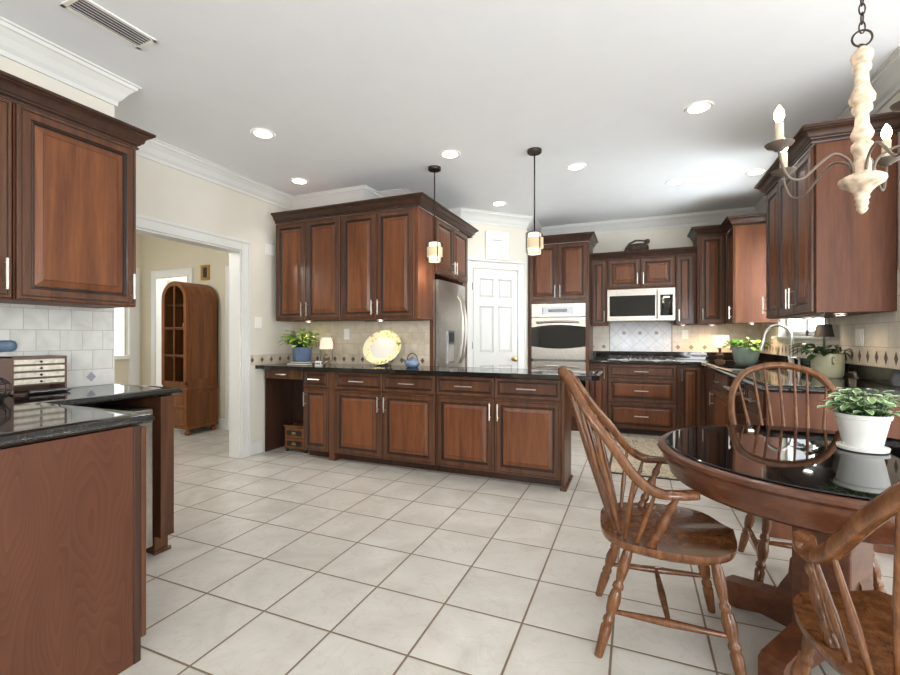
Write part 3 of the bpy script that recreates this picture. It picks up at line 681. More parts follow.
# ------------------------------------------------------------ back wall uppers and microwave
cabinet('narrow cherry wall cabinet left of the microwave', (-.555, 6.13, 0), 0, .215, .335, 1.36, 2.215, [('door', .02, .212, 1.363, 2.205, 'rb')], name='wall_cabinet', toe=0)
cabinet('short cherry wall cabinet with two doors above the microwave', (-.338, 6.13, 0), 0, .79, .335, 1.82, 2.215, [('door', .006, .392, 1.835, 2.205, 'rb'), ('door', .396, .784, 1.835, 2.205, 'lb')], name='wall_cabinet', toe=0)
cabinet('narrow cherry wall cabinet right of the microwave', (.454, 6.13, 0), 0, .225, .335, 1.36, 2.215, [('door', .004, .20, 1.363, 2.205, 'lb')], name='wall_cabinet', toe=0)
crown('slim dark crown molding over the microwave cabinets', [(-.538, 6.11), (.678, 6.11)], 2.21, .85)
cabinet('tall cherry wall cabinet in the far right corner of the back wall', (.682, 6.05, 0), 0, .30, .415, 1.36, 2.42, [('door', .02, .28, 1.363, 2.41, 'lb')], name='wall_cabinet', toe=0)
cabinet('tall cherry wall cabinet on the right wall between the far corner and window', (1.0, 6.06, 0), -PI/2, .40, .41, 1.36, 2.42, [('door', .03, .396, 1.363, 2.41, 'rb')], name='wall_cabinet', toe=0)
crown('dark crown molding stepping round the far right corner cabinets', [(.682, 6.45), (.682, 6.03), (.98, 6.03), (.98, 5.66), (RX-.003, 5.66)], 2.41)
cabinet('large cherry wall cabinet on the right wall with a plain side, behind the chandelier', (1.03, 4.47, 0), -PI/2, 1.07, .38, 1.355, 2.40,
        [('door', .01, .35, 1.36, 2.39, 'lb'), ('door', .354, .70, 1.36, 2.39, 'rb'), ('door', .704, 1.04, 1.36, 2.39, 'lb')], name='wall_cabinet', toe=0)
crown('dark crown molding on the large right wall cabinet', [(RX-.003, 4.47), (1.01, 4.47), (1.01, 3.395), (RX-.003, 3.395)], 2.395, side=1)
t = thing('microwave', 'stainless over-range microwave with black glass door', 'microwave', (-.338, 6.08, 0), 0)
b = B(); b.box(0, .785, .03, .385, 1.41, 1.815); mk('body', b, 'steeld', t)
b = B(); b.box(.0, .785, 0, .03, 1.41, 1.815, bev=.004); b.box(.03, .565, -.002, .001, 1.47, 1.73, 1); fp = mk('door', b, ('steel', 'blackg'), t)
b = B(); b.box(.62, .76, -.002, .001, 1.47, 1.73); cp = mk('control_panel', b, 'blackg', t)
b = B(); b.box(.655, .725, -.0035, -.0018, 1.69, 1.71)
mk('display', b, plain('clock_display', (200, 225, 235), .4, emit=.6), cp)
b = B(); b.tube([(.595, -.03, 1.43), (.595, -.03, 1.79)], .014, 10); b.tube([(.595, 0, 1.46), (.595, -.03, 1.46)], .008, 8); b.tube([(.595, 0, 1.76), (.595, -.03, 1.76)], .008, 8); mk('handle', b, 'steel', fp, 50)
# ------------------------------------------------------------ lights in the ceiling
proto = None
DL = [(-2.663, 2.624, 'nearest the doorway wall'), (-3.13, 3.56, 'in the corner above the tall desk cabinets'), (-1.474, 3.537, 'between the two pendant lights'), (.402, 3.48, 'largest, nearest the chandelier'), (-.508, 4.243, 'right of the second pendant light'),
      (-1.486, 5.065, 'in front of the pantry door'), (.366, 5.051, 'before the microwave wall'), (1.06, 5.041, 'beside the large right wall cabinet, near the window')]
for x, y, where in DL:
    lab = 'round recessed ceiling light, ' + where
    if proto is None:
        t = thing('recessed_light', lab, 'ceiling light', (x, y, H), 0, 'recessed ceiling lights'); proto = t
        b = B(); b.lathe([(.066, -.001), (.066, -.006), (.085, -.008), (.09, -.001)], n=28, cap=False); mk('trim_ring', b, 'white', t, 40)
        b = B(); b.lathe([(.066, -.002), (.066, -.004), (0, -.0045)], n=28); mk('lens', b, 'lens', t)
    else: t = dup(proto, (x, y, H), 0, lab)
    L = bpy.data.lights.new('downlight', 'SPOT'); L.energy = DOWNLIGHT; L.spot_size = math.radians(112); L.spot_blend = 1; L.shadow_soft_size = .07; L.color = (1, .95, .88)
    lo = bpy.data.objects.new('downlight', L); C.objects.link(lo); lo.location = (x, y, H-.02)
# under-cabinet pucks
protop = None
PK = [(-3.22, 3.80, 1.373, 'under the wall cabinet above the desk plant'), (-2.33, 3.80, 1.373, 'under the wall cabinet above the yellow plate'), (.86, 6.26, 1.358, 'under the far corner cabinet'), (.55, 6.28, 1.358, 'under the narrow cabinet right of the microwave'), (1.18, 5.82, 1.358, 'under the right wall cabinet before the window'), (1.22, 3.62, 1.353, 'under the large right wall cabinet'), (1.22, 4.2, 1.353, 'under the large right wall cabinet at its far end')]
for x, y, z, where in PK:
    lab = 'small round puck light ' + where
    if protop is None:
        t = thing('puck_light', lab, 'light', (x, y, z), 0, 'under-cabinet puck lights'); protop = t
        b = B(); b.lathe([(.035, 0), (.035, -.010), (.028, -.012)], n=20, cap=False); mk('housing', b, 'nickel', t, 40)
        b = B(); b.lathe([(.028, -.008), (.028, -.011), (0, -.012)], n=20); mk('lens', b, 'lens', t)
    else: t = dup(protop, (x, y, z), 0, lab)
    L = bpy.data.lights.new('puck', 'SPOT'); L.energy = PUCK*((5 if x > .7 else 1.2) if y > 5 else .9); L.spot_size = math.radians(150); L.spot_blend = 1; L.shadow_soft_size = .03; L.color = (1, .70, .42)
    lo = bpy.data.objects.new('puck', L); C.objects.link(lo); lo.location = (x, y, z-.02)
# vents
def vent(x, y, w, l, rz, label):
    t = thing('ceiling_vent', label, 'vent', (x, y, H), rz)
    b = B(); b.box(-w/2, w/2, -l/2, -l/2+.02, -.008, -.001); b.box(-w/2, w/2, l/2-.02, l/2, -.008, -.001); b.box(-w/2, -w/2+.02, -l/2, l/2, -.008, -.001); b.box(w/2-.02, w/2, -l/2, l/2, -.008, -.001)
    mk('frame', b, 'white', t)
    b = B(); b.box(-w/2+.02, w/2-.02, -l/2+.02, l/2-.02, -.002, -.001); mk('duct', b, 'steeld', t)
    n = 5
    for i in range(n):
        xx = -w/2+.025+(w-.05)*(i+.5)/n
        b = B(); b.box(-.011, .011, -l/2+.02, l/2-.02, -.001, .0005, M4=Matrix.Translation((xx, 0, -.006)) @ Matrix.Rotation(math.radians(38), 4, 'Y')); mk('slat', b, 'white', t)
vent(-2.43, 1.41, .16, .36, math.radians(-2), 'white ceiling air vent with dark slots near the left wall cabinets')
vent(-2.42, 4.25, .2, .32, PI/2, 'small ceiling vent behind the crown of the tall desk cabinets')
# ------------------------------------------------------------ pendants
def pendant(x, y, label):
    t = thing('pendant_light', label, 'pendant lamp', (x, y, H), 0, 'pendant lights over the peninsula')
    b = B(); b.lathe([(0, -.028), (.055, -.028), (.06, -.022), (.06, -.001), (0, -.001)], n=24); mk('canopy', b, 'bronze', t, 40)
    b = B(); b.tube([(0, 0, -.028), (0, 0, -.69)], .006, 8); mk('rod', b, 'bronze', t)
    b = B(); b.lathe([(0, -.69), (.038, -.69), (.038, -.72), (0, -.72)], n=20); mk('socket_cap', b, 'bronze', t, 40)
    b = B(); b.lathe([(.0, -.70), (.052, -.70), (.052, -.875), (.048, -.875), (0, -.87)], n=28); mk('inner_shade', b, 'shade', t, 40)
    b = B(); b.lathe([(.054, -.745), (.074, -.745), (.074, -.83), (.054, -.83)], n=28, cap=False); mk('glass_band', b, 'shade2', t, 40)
    b = B()
    for z in (-.70, -.875):
        r = .055
        b.lathe([(r, z-.003), (r+.004, z-.003), (r+.004, z+.003), (r, z+.003), (r, z-.003)], n=24, cap=False)
    for j in range(4):
        a = PI/4+j*PI/2; c, s = math.cos(a), math.sin(a)
        b.tube([(.056*c, .056*s, -.70), (.08*c, .08*s, -.705), (.08*c, .08*s, -.868), (.056*c, .056*s, -.875)], .0045, 6)
    mk('wire_cage', b, 'bronze', t)
    L = bpy.data.lights.new('pendant', 'POINT'); L.energy = 1.5; L.color = (1, .85, .65); L.shadow_soft_size = .06
    lo = bpy.data.objects.new('pendant_bulb_light', L); C.objects.link(lo); lo.location = (x, y, H-1.0)
pendant(-1.724, 3.762, 'pendant lamp with pale glass shade, the one in front of the fridge')
pendant(-.786, 3.735, 'pendant lamp with pale glass shade, the one between pantry door and oven')
# ------------------------------------------------------------ foliage helper
def leaf(b, base, d, L, w, droop=.3, mi=0, edge=None):
    d = Vector(d).normalized(); side = d.cross(Vector((0,0,1)))
    if side.length < .1: side = Vector((1,0,0))
    side.normalize(); p = Vector(base); rows = []
    n = 5
    for i in range(n+1):
        u = i/n; ww = w*math.sin(PI*min(1, u*.92+.06))**.8*(1 if u < .98 else .1)
        dd = (d + Vector((0,0,-1))*droop*u*1.6).normalized()
        if i: p = p + dd*(L/n)
        up = side.cross(dd).normalized()
        rows.append([p-side*ww+up*ww*.25, p-side*ww*.7+up*ww*.12, p.copy(), p+side*ww*.7+up*ww*.12, p+side*ww+up*ww*.25])
    R = [[b.bm.verts.new(v) for v in r] for r in rows]
    for a, c in zip(R, R[1:]):
        for j in range(4):
            m_ = mi if (edge is None or j in (1, 2)) else edge
            b.quad([a[j], a[j+1], c[j+1], c[j]], m_, True)
def foliage(parent, n, z0, L, w, spread, up, mats, edge=False, stem='leaf', r0=.03, seed=1, droop=(.2, .6), rise=.06, lim=None):
    rnd = random.Random(seed); b = B(); st = B()
    for i in range(n):
        a = rnd.uniform(0, 2*PI); e = rnd.uniform(*up); rr = r0*math.sqrt(rnd.random())
        dirv = Vector((math.cos(a)*math.cos(e), math.sin(a)*math.cos(e), math.sin(e)))
        p0 = Vector((math.cos(a)*rr, math.sin(a)*rr, z0)); sl = rnd.uniform(.2, 1)*spread
        p1 = p0 + dirv*sl + Vector((0, 0, rise*rnd.random()))
        st.tube([p0, (p0+p1)/2+Vector((0, 0, .008)), p1], .0018, 5)
        a2 = a + rnd.uniform(-.7, .7); e2 = rnd.uniform(-.1, .7)
        leaf(b, p1, (math.cos(a2)*math.cos(e2), math.sin(a2)*math.cos(e2), math.sin(e2)), L*rnd.uniform(.7, 1.15), w*rnd.uniform(.75, 1.15), rnd.uniform(*droop), rnd.randrange(2), 2 if edge else None)
    if lim is not None:      # leaves stop short of the wall
        for q in (b, st):
            for v in q.bm.verts:
                if v.co.x > lim*.7: v.co.x = lim*.7 + (v.co.x-lim*.7)*.25
    mk('stems', st, 'leafd', parent); mk('foliage', b, mats, parent)
# desk plant in blue pot
t = thing('potted_plant', 'green leafy plant in a blue ribbed pot on the desk counter', 'plant', (-3.235, 3.72, .953), 0); t.scale = (1.15, 1.15, 1.15)
b = B(); b.lathe([(0, 0), (.072, 0), (.080, .01), (.088, .11), (.092, .125), (.086, .128), (.080, .11), (0, .105)], n=28); mk('pot', b, 'bluec', t, 40)
b = B(); b.lathe([(0, .105), (.079, .107), (0, .109)], n=20); mk('soil', b, 'soil', t)
foliage(t, 110, .11, .085, .024, .135, (.25, 1.3), ('leafl', 'leafl', 'leafd'), seed=3, r0=.05)
# books below
def book(x, y, z, w, d, h, rz, col, label):
    t = thing('book', label, 'book', (x, y, z), rz, 'books stacked under the blue pot')
    b = B(); b.box(-w/2, w/2, -d/2, d/2, 0, .003); b.box(-w/2, w/2, -d/2, d/2, h-.003, h); b.box(-w/2, -w/2+.003, -d/2, d/2, 0, h); mk('cover', b, plain('book_cover', col, .5), t)
    b = B(); b.box(-w/2+.003, w/2-.004, -d/2+.004, d/2-.004, .003, h-.003); mk('pages', b, plain('paper_pages', (222, 216, 202), .8), t)
book(-3.22, 3.72, .915, .26, .2, .020, .05, (28, 22, 22), 'dark book lying on the desk counter, lowest under the blue pot')
book(-3.22, 3.72, .9355, .22, .17, .017, -.04, (48, 34, 30), 'smaller brown book on top of the dark one, directly under the blue pot')
# desk lamp
t = thing('table_lamp', 'small lit table lamp with pleated cream shade on the desk counter', 'lamp', (-3.0, 3.82, .914), 0)
b = B(); b.lathe([(0, 0), (.045, 0), (.047, .012), (.02, .022), (.014, .04), (.03, .055), (.038, .072), (.028, .088), (.012, .1), (.018, .112), (.012, .122), (.008, .19), (0, .19)], n=24); mk('base', b, plain('lamp_silver', (176, 160, 140), .3, metal=.7), t, 40)
b = B()
rings = []
for z, r in ((.165, .070), (.285, .060)):
    rings.append([((r+.003*(-1)**j)*math.cos(2*PI*j/48), (r+.003*(-1)**j)*math.sin(2*PI*j/48), z) for j in range(48)])
b.loft(rings, 0, True, False, False); mk('lamp_shade', b, plain('lit_pleated_shade', (240, 222, 200), .8, emit=.22), t)
b = B()
for s in (-1, 1): b.tube([(s*.02, 0, .03), (s*.08, 0, .05), (s*.07, 0, .13), (s*.1, 0, .22), (s*.062, 0, .288)], .0028, 6)
mk('scroll_wire', b, 'bronze', t)
# letter block ornament
t = thing('desk_ornament', 'small white block ornament with dark scroll sides in front of the desk lamp', 'ornament', (-2.97, 3.66, .914), 0)
b = B(); b.box(-.038, .038, -.015, .015, 0, .045, bev=.003); mk('block', b, 'white', t)
b = B()
for i in range(3): b.box(-.028+.02*i, -.014+.02*i, -.017, -.0148, .014, .030)
mk('lettering', b, 'black', t)
b = B()
for s in (-1, 1):
    pts = [(s*(.04+.055*u/8), 0, .02+.016*math.sin(u*1.1)) for u in range(9)]
    b.tube(pts, [.012*(1-u/10) for u in range(9)], 8)
mk('scroll', b, 'iron', t, 50)
# oval plate on easel
t = thing('oval_platter', 'oval yellow and white platter with lemon rim on a stand against the tile splash', 'plate', (-2.375, 3.92, .925), 0); t.scale = (1.12, 1.0, 1.1)
TILT = Matrix.Rotation(math.radians(-10), 4, 'X')
def rimmat():
    m, tt, bs = newmat('lemon_rim'); k = N(tt)
    tc = tt.nodes.new('ShaderNodeTexCoord'); v = tt.nodes.new('ShaderNodeTexVoronoi'); v.inputs['Scale'].default_value = 22
    tt.links.new(tc.outputs['Object'], v.inputs['Vector'])
    g = k.m('LESS_THAN', v.outputs['Distance'], .33); n = tt.nodes.new('ShaderNodeTexNoise'); n.inputs['Scale'].default_value = 14; tt.links.new(tc.outputs['Object'], n.inputs['Vector'])
    c = k.mix(g, lin((232, 226, 190)), lin((226, 204, 96)))
    c = k.mix(k.m('GREATER_THAN', n.outputs['Fac'], .64), c, lin((120, 140, 84)))
    tt.links.new(c, bs.inputs['Base Color']); bs.inputs['Roughness'].default_value = .2
    return m
M['rim'] = rimmat()
PM = Matrix.Translation((0, 0, .155)) @ Matrix.Rotation(math.radians(-12), 4, 'X') @ Matrix.Rotation(PI/2, 4, 'X') @ Matrix.Rotation(math.radians(12), 4, 'Z')
b = B(); b.lathe([(.12, .0), (.135, .006), (.195, .022), (.2, .024), (.198, .027), (.13, .010), (.12, .006)], n=48, M4=PM, cap=False, sy=.80); mk('rim', b, 'rim', t, 50)
b = B(); b.lathe([(0, 0), (.13, .003), (.13, .0085), (0, .006)], n=48, M4=PM, sy=.80); mk('well', b, 'whitec', t, 50)
b = B()
for s in (-1, 1):
    b.tube([(s*.06, -.055, 0), (s*.06, -.05, .012), (s*.06, -.0, -.004), (s*.05, .06, -.010), (s*.03, .045, .12)], .003, 6)
    b.tube([(s*.06, -.055, .0), (s*.06, -.06, .02)], .003, 6)
b.tube([(-.06, .0, -.004), (.06, 0, -.004)], .003, 6); mk('easel', b, 'bronze', t)
# teapot
t = thing('teapot', 'small blue teapot with dark arched handle at the right end of the desk splash', 'teapot', (-1.965, 3.78, .915), 0)
b = B(); b.lathe([(0, 0), (.05, 0), (.068, .02), (.072, .04), (.06, .066), (.04, .078), (0, .08)], n=28); mk('body', b, 'bluec', t, 50)
b = B(); b.lathe([(.038, .078), (.03, .088), (.01, .092), (.012, .1), (0, .104)], n=20); mk('lid', b, 'bluec', t, 50)
b = B(); b.tube([(-.06, 0, .045), (-.085, 0, .06), (-.095, 0, .082)], [.012, .009, .007], 10); mk('spout', b, 'bluec', t, 50)
b = B(); pts = [(.055*math.cos(PI*i/10), 0, .07+.065*math.sin(PI*i/10)) for i in range(11)]; b.tube(pts, .004, 8); mk('handle', b, 'black', t, 50)
# chest in kneehole
t = thing('small_chest', 'small two-drawer wicker and wood chest in the desk kneehole', 'chest', (-3.285, 3.80, 0), 0)
M['wick'] = plain('woven_brown', (120, 78, 46), .6, var=.5, vscale=90)
b = B(); b.box(-.14, .14, -.13, .13, .03, .27, bev=.006); b.box(-.15, .15, -.14, .14, .262, .278, bev=.004); mk('body', b, 'oak', t)
for z in (.045, .155):
    b = B(); b.box(-.125, .125, -.142, -.131, z, z+.095, bev=.004); b.box(-.095, .095, -.146, -.141, z+.02, z+.075, 1); o = mk('drawer', b, ('pine', 'black'), t)
    b = B(); b.box(-.025, .025, -.152, -.146, z+.035, z+.06); mk('label_pull', b, 'brass', o)
for x in (-.12, .12):
    for y in (-.11, .11):
        b = B(); b.lathe([(0, 0), (.014, 0), (.018, .015), (.012, .032), (0, .032)], (x, y, 0), 10); mk('foot', b, 'black', t)
# ------------------------------------------------------------ switch plates and outlets
def plate(loc, rz, w, label, kind='toggle', n=1):
    t = thing('switch_plate' if kind == 'toggle' else 'outlet', label, 'switch' if kind == 'toggle' else 'outlet', loc, rz)
    b = B(); b.box(-w/2, w/2, -.006, 0, -.058, .058, bev=.002); mk('cover_plate', b, 'white', t)
    for i in range(n):
        x = (i-(n-1)/2)*.046
        b = B()
        if kind == 'toggle': b.box(x-.016, x+.016, -.009, -.006, -.033, .033); mk('rocker', b, 'white', t)
        else:
            b.box(x-.016, x+.016, -.009, -.006, .008, .036, bev=.001); b.box(x-.016, x+.016, -.009, -.006, -.036, -.008, bev=.001); mk('socket', b, 'white', t)
plate((LX+.001, 3.50, 1.355), PI/2, .09, 'white light switch on the wall beside the doorway casing', n=1)
plate((LX+.001, 3.66, 2.14), PI/2, .13, 'white thermostat-like plate high on the wall beside the desk cabinets', n=2)
plate((-2.87, 3.998, 1.235), 0, .07, 'white outlet on the tile between desk lamp and yellow platter', 'outlet')
plate((.59, RB-.012, 1.24), 0, .075, 'white outlet on the cream tile right of the range panel', 'outlet')
plate((RX-.012, 3.86, 1.20), -PI/2, .12, 'white double switch on the right wall tile behind the plant', n=2)
# ------------------------------------------------------------ hall: curio cabinet, picture
t = thing('curio_cabinet', 'arched honey oak curio cabinet with glass door in the hall', 'display cabinet', (-5.51, 3.79, 0), 0)
Wc, Dc, ZS = .46, .42, 1.67
def arch(r, n=20, cx=Wc/2, z=ZS): return [(cx-r*math.cos(PI*i/n), z+r*math.sin(PI*i/n)) for i in range(n+1)]
def barrel(b, y0, y1, ro, ri, zb, mi=0):
    o = arch(ro); i_ = arch(ri)
    out = [(Wc/2-ro, zb)] + o + [(Wc/2+ro, zb)]; inn = [(Wc/2-ri, zb)] + i_ + [(Wc/2+ri, zb)]
    rings = []
    for (ax, az), (cx_, cz) in zip(out, inn): rings.append([(ax, y0, az), (ax, y1, az), (cx_, y1, cz), (cx_, y0, cz)])
    b.loft(rings, mi, True, True, False)
b = B(); barrel(b, 0, Dc, Wc/2, Wc/2-.02, .6); b.box(.0, Wc, Dc-.012, Dc, .6, ZS)
bk = arch(Wc/2-.02); f = [(x, Dc-.012, z) for x, z in bk]; b.loft([f, [(x, Dc, z) for x, z in bk]], 0, True, True, False)
b.box(0, Wc, 0, Dc, .56, .6); b.box(.005, Wc-.005, .005, Dc, .08, .56); b.box(-.012, Wc+.012, -.012, Dc, .55, .575, bev=.004); b.box(-.012, Wc+.012, -.012, Dc, .07, .10, bev=.004)
mk('body', b, 'pine', t)
b = B(); b.box(Wc+.001, Wc+.008, .04, Dc-.04, .68, ZS-.05, bev=.002); b.box(Wc+.001, Wc+.006, .04, Dc-.04, .14, .5, bev=.002); mk('side_panel', b, 'pine', t)
b = B(); barrel(b, -.02, -.001, Wc/2-.005, Wc/2-.055, .62); b.box(.005, Wc-.005, -.02, -.001, .605, .655)
b.box(Wc/2-.008, Wc/2+.008, -.016, -.004, .65, ZS+Wc/2-.05)
for z in (.98, 1.32): b.box(.05, Wc-.05, -.016, -.004, z-.008, z+.008)
o = mk('glass_door', b, 'pine', t)
b = B(); gl = [(x, z) for x, z in arch(Wc/2-.05)]; gl = [(.05, .65)] + gl + [(Wc-.05, .65)]
b.loft([[(x, -.012, z) for x, z in gl], [(x, -.009, z) for x, z in gl]], 0, True, True, False); mk('pane', b, 'glass', o)
for z in (.95, 1.30, 1.60):
    b = B(); b.box(.02, Wc-.02, .02, Dc-.015, z, z+.012); mk('shelf', b, 'pine', t)
for z0, z1 in ((.33, .54), (.11, .32)):
    b = B(); b.rings(.02, Wc-.02, z0, z1, -.012, [(0, .012, 0), (0, .003, 0), (.003, 0, 0), (.03, 0, 0), (.036, .005, 0), (.05, .001, 0)], 0); o = mk('drawer', b, 'pine', t)
for x in (.03, Wc-.03):
    for y in (.02, Dc-.04):
        b = B(); b.lathe([(0, 0), (.03, 0), (.04, .02), (.035, .04), (.02, .055), (.028, .072), (0, .072)], (x, y, 0), 14); mk('foot', b, 'pine', t, 50)
for (x, z, r, h_) in ((.30, .962, .04, .13), (.15, 1.312, .035, .1), (.32, .612, .05, .08)):
    b = B(); b.lathe([(0, 0), (r*.6, 0), (r, h_*.3), (r*.9, h_*.7), (r*.4, h_*.85), (r*.5, h_), (0, h_)], (-5.51+x, 3.79+.2, z), 18)
    tag(mk('vase', b, 'whitec', None, 50), {.962: 'white vase on the middle shelf of the curio cabinet', 1.312: 'small white vase on the upper shelf of the curio cabinet', .612: 'low white jar on the bottom shelf of the curio cabinet'}[z], 'vase')
t = thing('framed_picture', 'tiny brass framed picture on the hall wall above the curio cabinet', 'picture', (-5.32, HY-.001, 2.07), 0)
b = B(); b.rings(-.075, .075, -.1, .1, -.02, [(0, .02, 0), (0, 0, 0), (.03, .0, 0), (.035, .008, 0)], 1); mk('frame', b, ('brass', 'black'), t)
# ------------------------------------------------------------ left counter objects
t = thing('drawer_box', 'small brown tabletop cabinet with four pale striped drawers on the left counter', 'box', (-2.82, 1.185, .915), math.radians(90))
b = B(); w, d, h_ = .23, .15, .188
b.box(0, w, 0, d, h_-.006, h_); b.box(0, w, 0, d, 0, .006); b.box(0, .008, 0, d, 0, h_); b.box(w-.008, w, 0, d, 0, h_); b.box(0, w, d-.006, d, 0, h_)
for i in range(5): b.box(.008, w-.008, 0, d-.01, .045+i*.0335-.003, .045+i*.0335+.003)
mk('case', b, plain('box_brown', (104, 78, 66), .45), t)
M['strip'] = plain('pale_inlay', (212, 206, 190), .3, var=.25, vscale=40)
for i in range(4):
    z = .045+i*.0335
    b = B(); b.box(.010, w-.010, .001, .12, z+.005, z+.028); o = mk('drawer', b, 'strip', t)
    b = B(); b.lathe([(.003, 0), (.003, .006), (.006, .01), (0, .014)], n=10, M4=Matrix.Translation((w/2, .001, z+.016)) @ Matrix.Rotation(PI/2, 4, 'X')); mk('knob', b, 'bronze', o)
b = B(); b.tube([(.02, 0, 0), (.16, 0, 0), (.19, 0, 0), (.2, 0, 0)], [.011, .011, .008, .003], 12)
o = mk('flashlight', b, ('steeld'), None, 50); o.location = (-2.785, 1.215, .926); o.rotation_euler = (0, 0, PI/2); tag(o, 'dark metal rod-shaped gadget lying before the striped drawer box', 'gadget')
t = thing('wire_basket', 'round black wire basket at the left photo edge on the counter', 'basket', (-2.62, 1.035, .915), 0)
b = B(); b.lathe([(0, 0), (.035, 0), (.04, .008), (.035, .012), (0, .012)], n=20); mk('base', b, 'black', t)
b = B()
for j in range(16):
    a = 2*PI*j/16
    b.tube([(.035*math.cos(a), .035*math.sin(a), .01), (.06*math.cos(a), .06*math.sin(a), .04), (.058*math.cos(a), .058*math.sin(a), .08), (.03*math.cos(a), .03*math.sin(a), .105)], .0018, 5)
for z, r in ((.025, .05), (.05, .062), (.08, .058), (.105, .03)):
    b.tube([(r*math.cos(2*PI*j/20), r*math.sin(2*PI*j/20), z) for j in range(21)], .0022, 5)
mk('wires', b, 'black', t)
b = B(); b.box(LXN+.011, LXN+.03, .9, 1.262, 1.128, 1.185, bev=.022); tag(mk('wall_plaque', b, plain('slate_blue', (98, 118, 138), .3), None, 40), 'rounded slate blue bar mounted on the tile at the left photo edge', 'plaque')
# ------------------------------------------------------------ dog/basket ornament above microwave
t = thing('animal_ornament', 'dark carved long-necked bird basket on top of the microwave cabinets', 'ornament', (.03, 6.2, 2.30), 0)
M['carv'] = plain('dark_carved', (66, 52, 42), .6, var=.4, vscale=30)
b = B(); b.lathe([(0, 0), (.09, 0), (.13, .03), (.12, .08), (.09, .10), (0, .095)], n=20, sx=1, sy=.5); mk('body', b, 'carv', t, 60)
b = B(); b.tube([(-.16, 0, .0), (-.14, 0, .05), (-.10, 0, .11), (-.03, 0, .145), (.04, 0, .14), (.09, 0, .13)], [.016, .016, .014, .013, .01, .012], 10); mk('neck', b, 'carv', t, 60)
b = B(); b.lathe([(0, -.032), (.02, -.026), (.032, 0), (.024, .024), (0, .03)], (.11, 0, .125), 14); b.tube([(.09, 0, .12), (.085, 0, .09), (.08, 0, .06)], [.02, .015, .018], 8); mk('head', b, 'carv', t, 60)
# ------------------------------------------------------------ rug
def rug_mat():
    m, tt, bs = newmat('rug_script'); k = N(tt)
    tc = tt.nodes.new('ShaderNodeTexCoord'); mp = tt.nodes.new('ShaderNodeMapping'); mp.inputs['Scale'].default_value = (7, 5, 1); tt.links.new(tc.outputs['Object'], mp.inputs[0])
    n = tt.nodes.new('ShaderNodeTexNoise'); n.inputs['Scale'].default_value = 2; n.inputs['Detail'].default_value = 1; n.inputs['Distortion'].default_value = 1.5; tt.links.new(mp.outputs[0], n.inputs['Vector'])
    v = k.m('LESS_THAN', k.m('ABSOLUTE', k.m('SUBTRACT', n.outputs['Fac'], .5)), .024)
    n3 = tt.nodes.new('ShaderNodeTexNoise'); n3.inputs['Scale'].default_value = 60; tt.links.new(tc.outputs['Object'], n3.inputs['Vector'])
    c = k.mix(n3.outputs['Fac'], lin((168, 156, 134)), lin((196, 184, 162)))
    c = k.mix(k.m('MULTIPLY', v, .8), c, lin((70, 58, 44)))
    tt.links.new(c, bs.inputs['Base Color']); bs.inputs['Roughness'].default_value = .95
    return m
M['rug'] = rug_mat()
t = thing('rug', 'beige rug with dark scroll pattern and dark edge before the range drawers', 'rug', (.17, 4.98, 0), 0)
b = B(); b.box(-.38, .38, -.79, .79, .001, .009); mk('pile', b, 'rug', t)
b = B(); b.box(-.40, -.38, -.81, .81, .001, .01); b.box(.38, .40, -.81, .81, .001, .01); b.box(-.38, .38, -.81, -.79, .001, .01); b.box(-.38, .38, .79, .81, .001, .01); mk('border', b, 'black', t)
# ------------------------------------------------------------ right counter objects
t = thing('faucet', 'brushed gooseneck kitchen faucet at the sink on the right counter', 'faucet', (1.26, 4.75, .915), math.radians(92))
b = B(); b.lathe([(0, 0), (.03, 0), (.03, .008), (.022, .02), (.02, .09), (.014, .1), (0, .1)], n=20); mk('base', b, 'nickel', t, 40)
b = B()
pts = [(0, 0, .09), (0, 0, .28)] + [(0, .10-.10*math.cos(PI*i/9), .28+.115*math.sin(PI*i/9)) for i in range(1, 10)] + [(0, .215, .24)]
b.tube(pts, .012, 12); mk('gooseneck', b, 'nickel', t, 60)
b = B(); b.tube([(0, .203, .26), (0, .226, .17)], [.013, .018], 12); mk('spray_head', b, 'nickel', t, 60)
b = B(); b.tube([(.02, 0, .06), (.05, 0, .08), (.07, 0, .13)], [.009, .008, .006], 10); mk('handle', b, 'nickel', t, 60)
t = thing('soap_dispenser', 'small nickel soap dispenser beside the faucet', 'dispenser', (1.27, 4.58, .915), math.radians(92))
b = B(); b.lathe([(0, 0), (.02, 0), (.016, .03), (.01, .05), (.008, .1), (.012, .11), (0, .11)], n=16); b.tube([(0, 0, .1), (0, .03, .115), (0, .07, .11)], .006, 8); mk('pump', b, 'nickel', t, 50)
t = thing('potted_plant', 'leafy plant in a large glazed grey-green pot in the far counter corner', 'plant', (1.11, 5.72, .915), 0)
b = B(); b.lathe([(0, 0), (.09, 0), (.11, .02), (.127, .12), (.125, .17), (.116, .175), (.11, .165), (0, .16)], n=30); mk('pot', b, 'greenc', t, 40)
foliage(t, 80, .16, .10, .028, .12, (.1, 1.1), ('leaf', 'leafl', 'leafd'), seed=5, r0=.09, rise=.03)
t = thing('table_lamp', 'small lamp with pale shade and dark base in the far back corner', 'lamp', (.92, 6.08, .915), 0)
b = B(); b.lathe([(0, 0), (.055, 0), (.05, .02), (.02, .03), (.03, .05), (.045, .075), (.03, .1), (.014, .11), (.014, .13), (.02, .14), (.01, .16), (0, .16)], n=24); mk('base', b, plain('lamp_dark_base', (92, 74, 64), .35, metal=.4), t, 40)
b = B(); b.lathe([(.105, .17), (.09, .31)], n=30, cap=False); mk('lamp_shade', b, plain('lit_ivory_shade', (255, 232, 198), .8, emit=.4), t, 50)
t = thing('potted_plant', 'dark broad-leaved plant in a sage stoneware pot with side handles', 'plant', (1.268, 3.98, .915), 0)
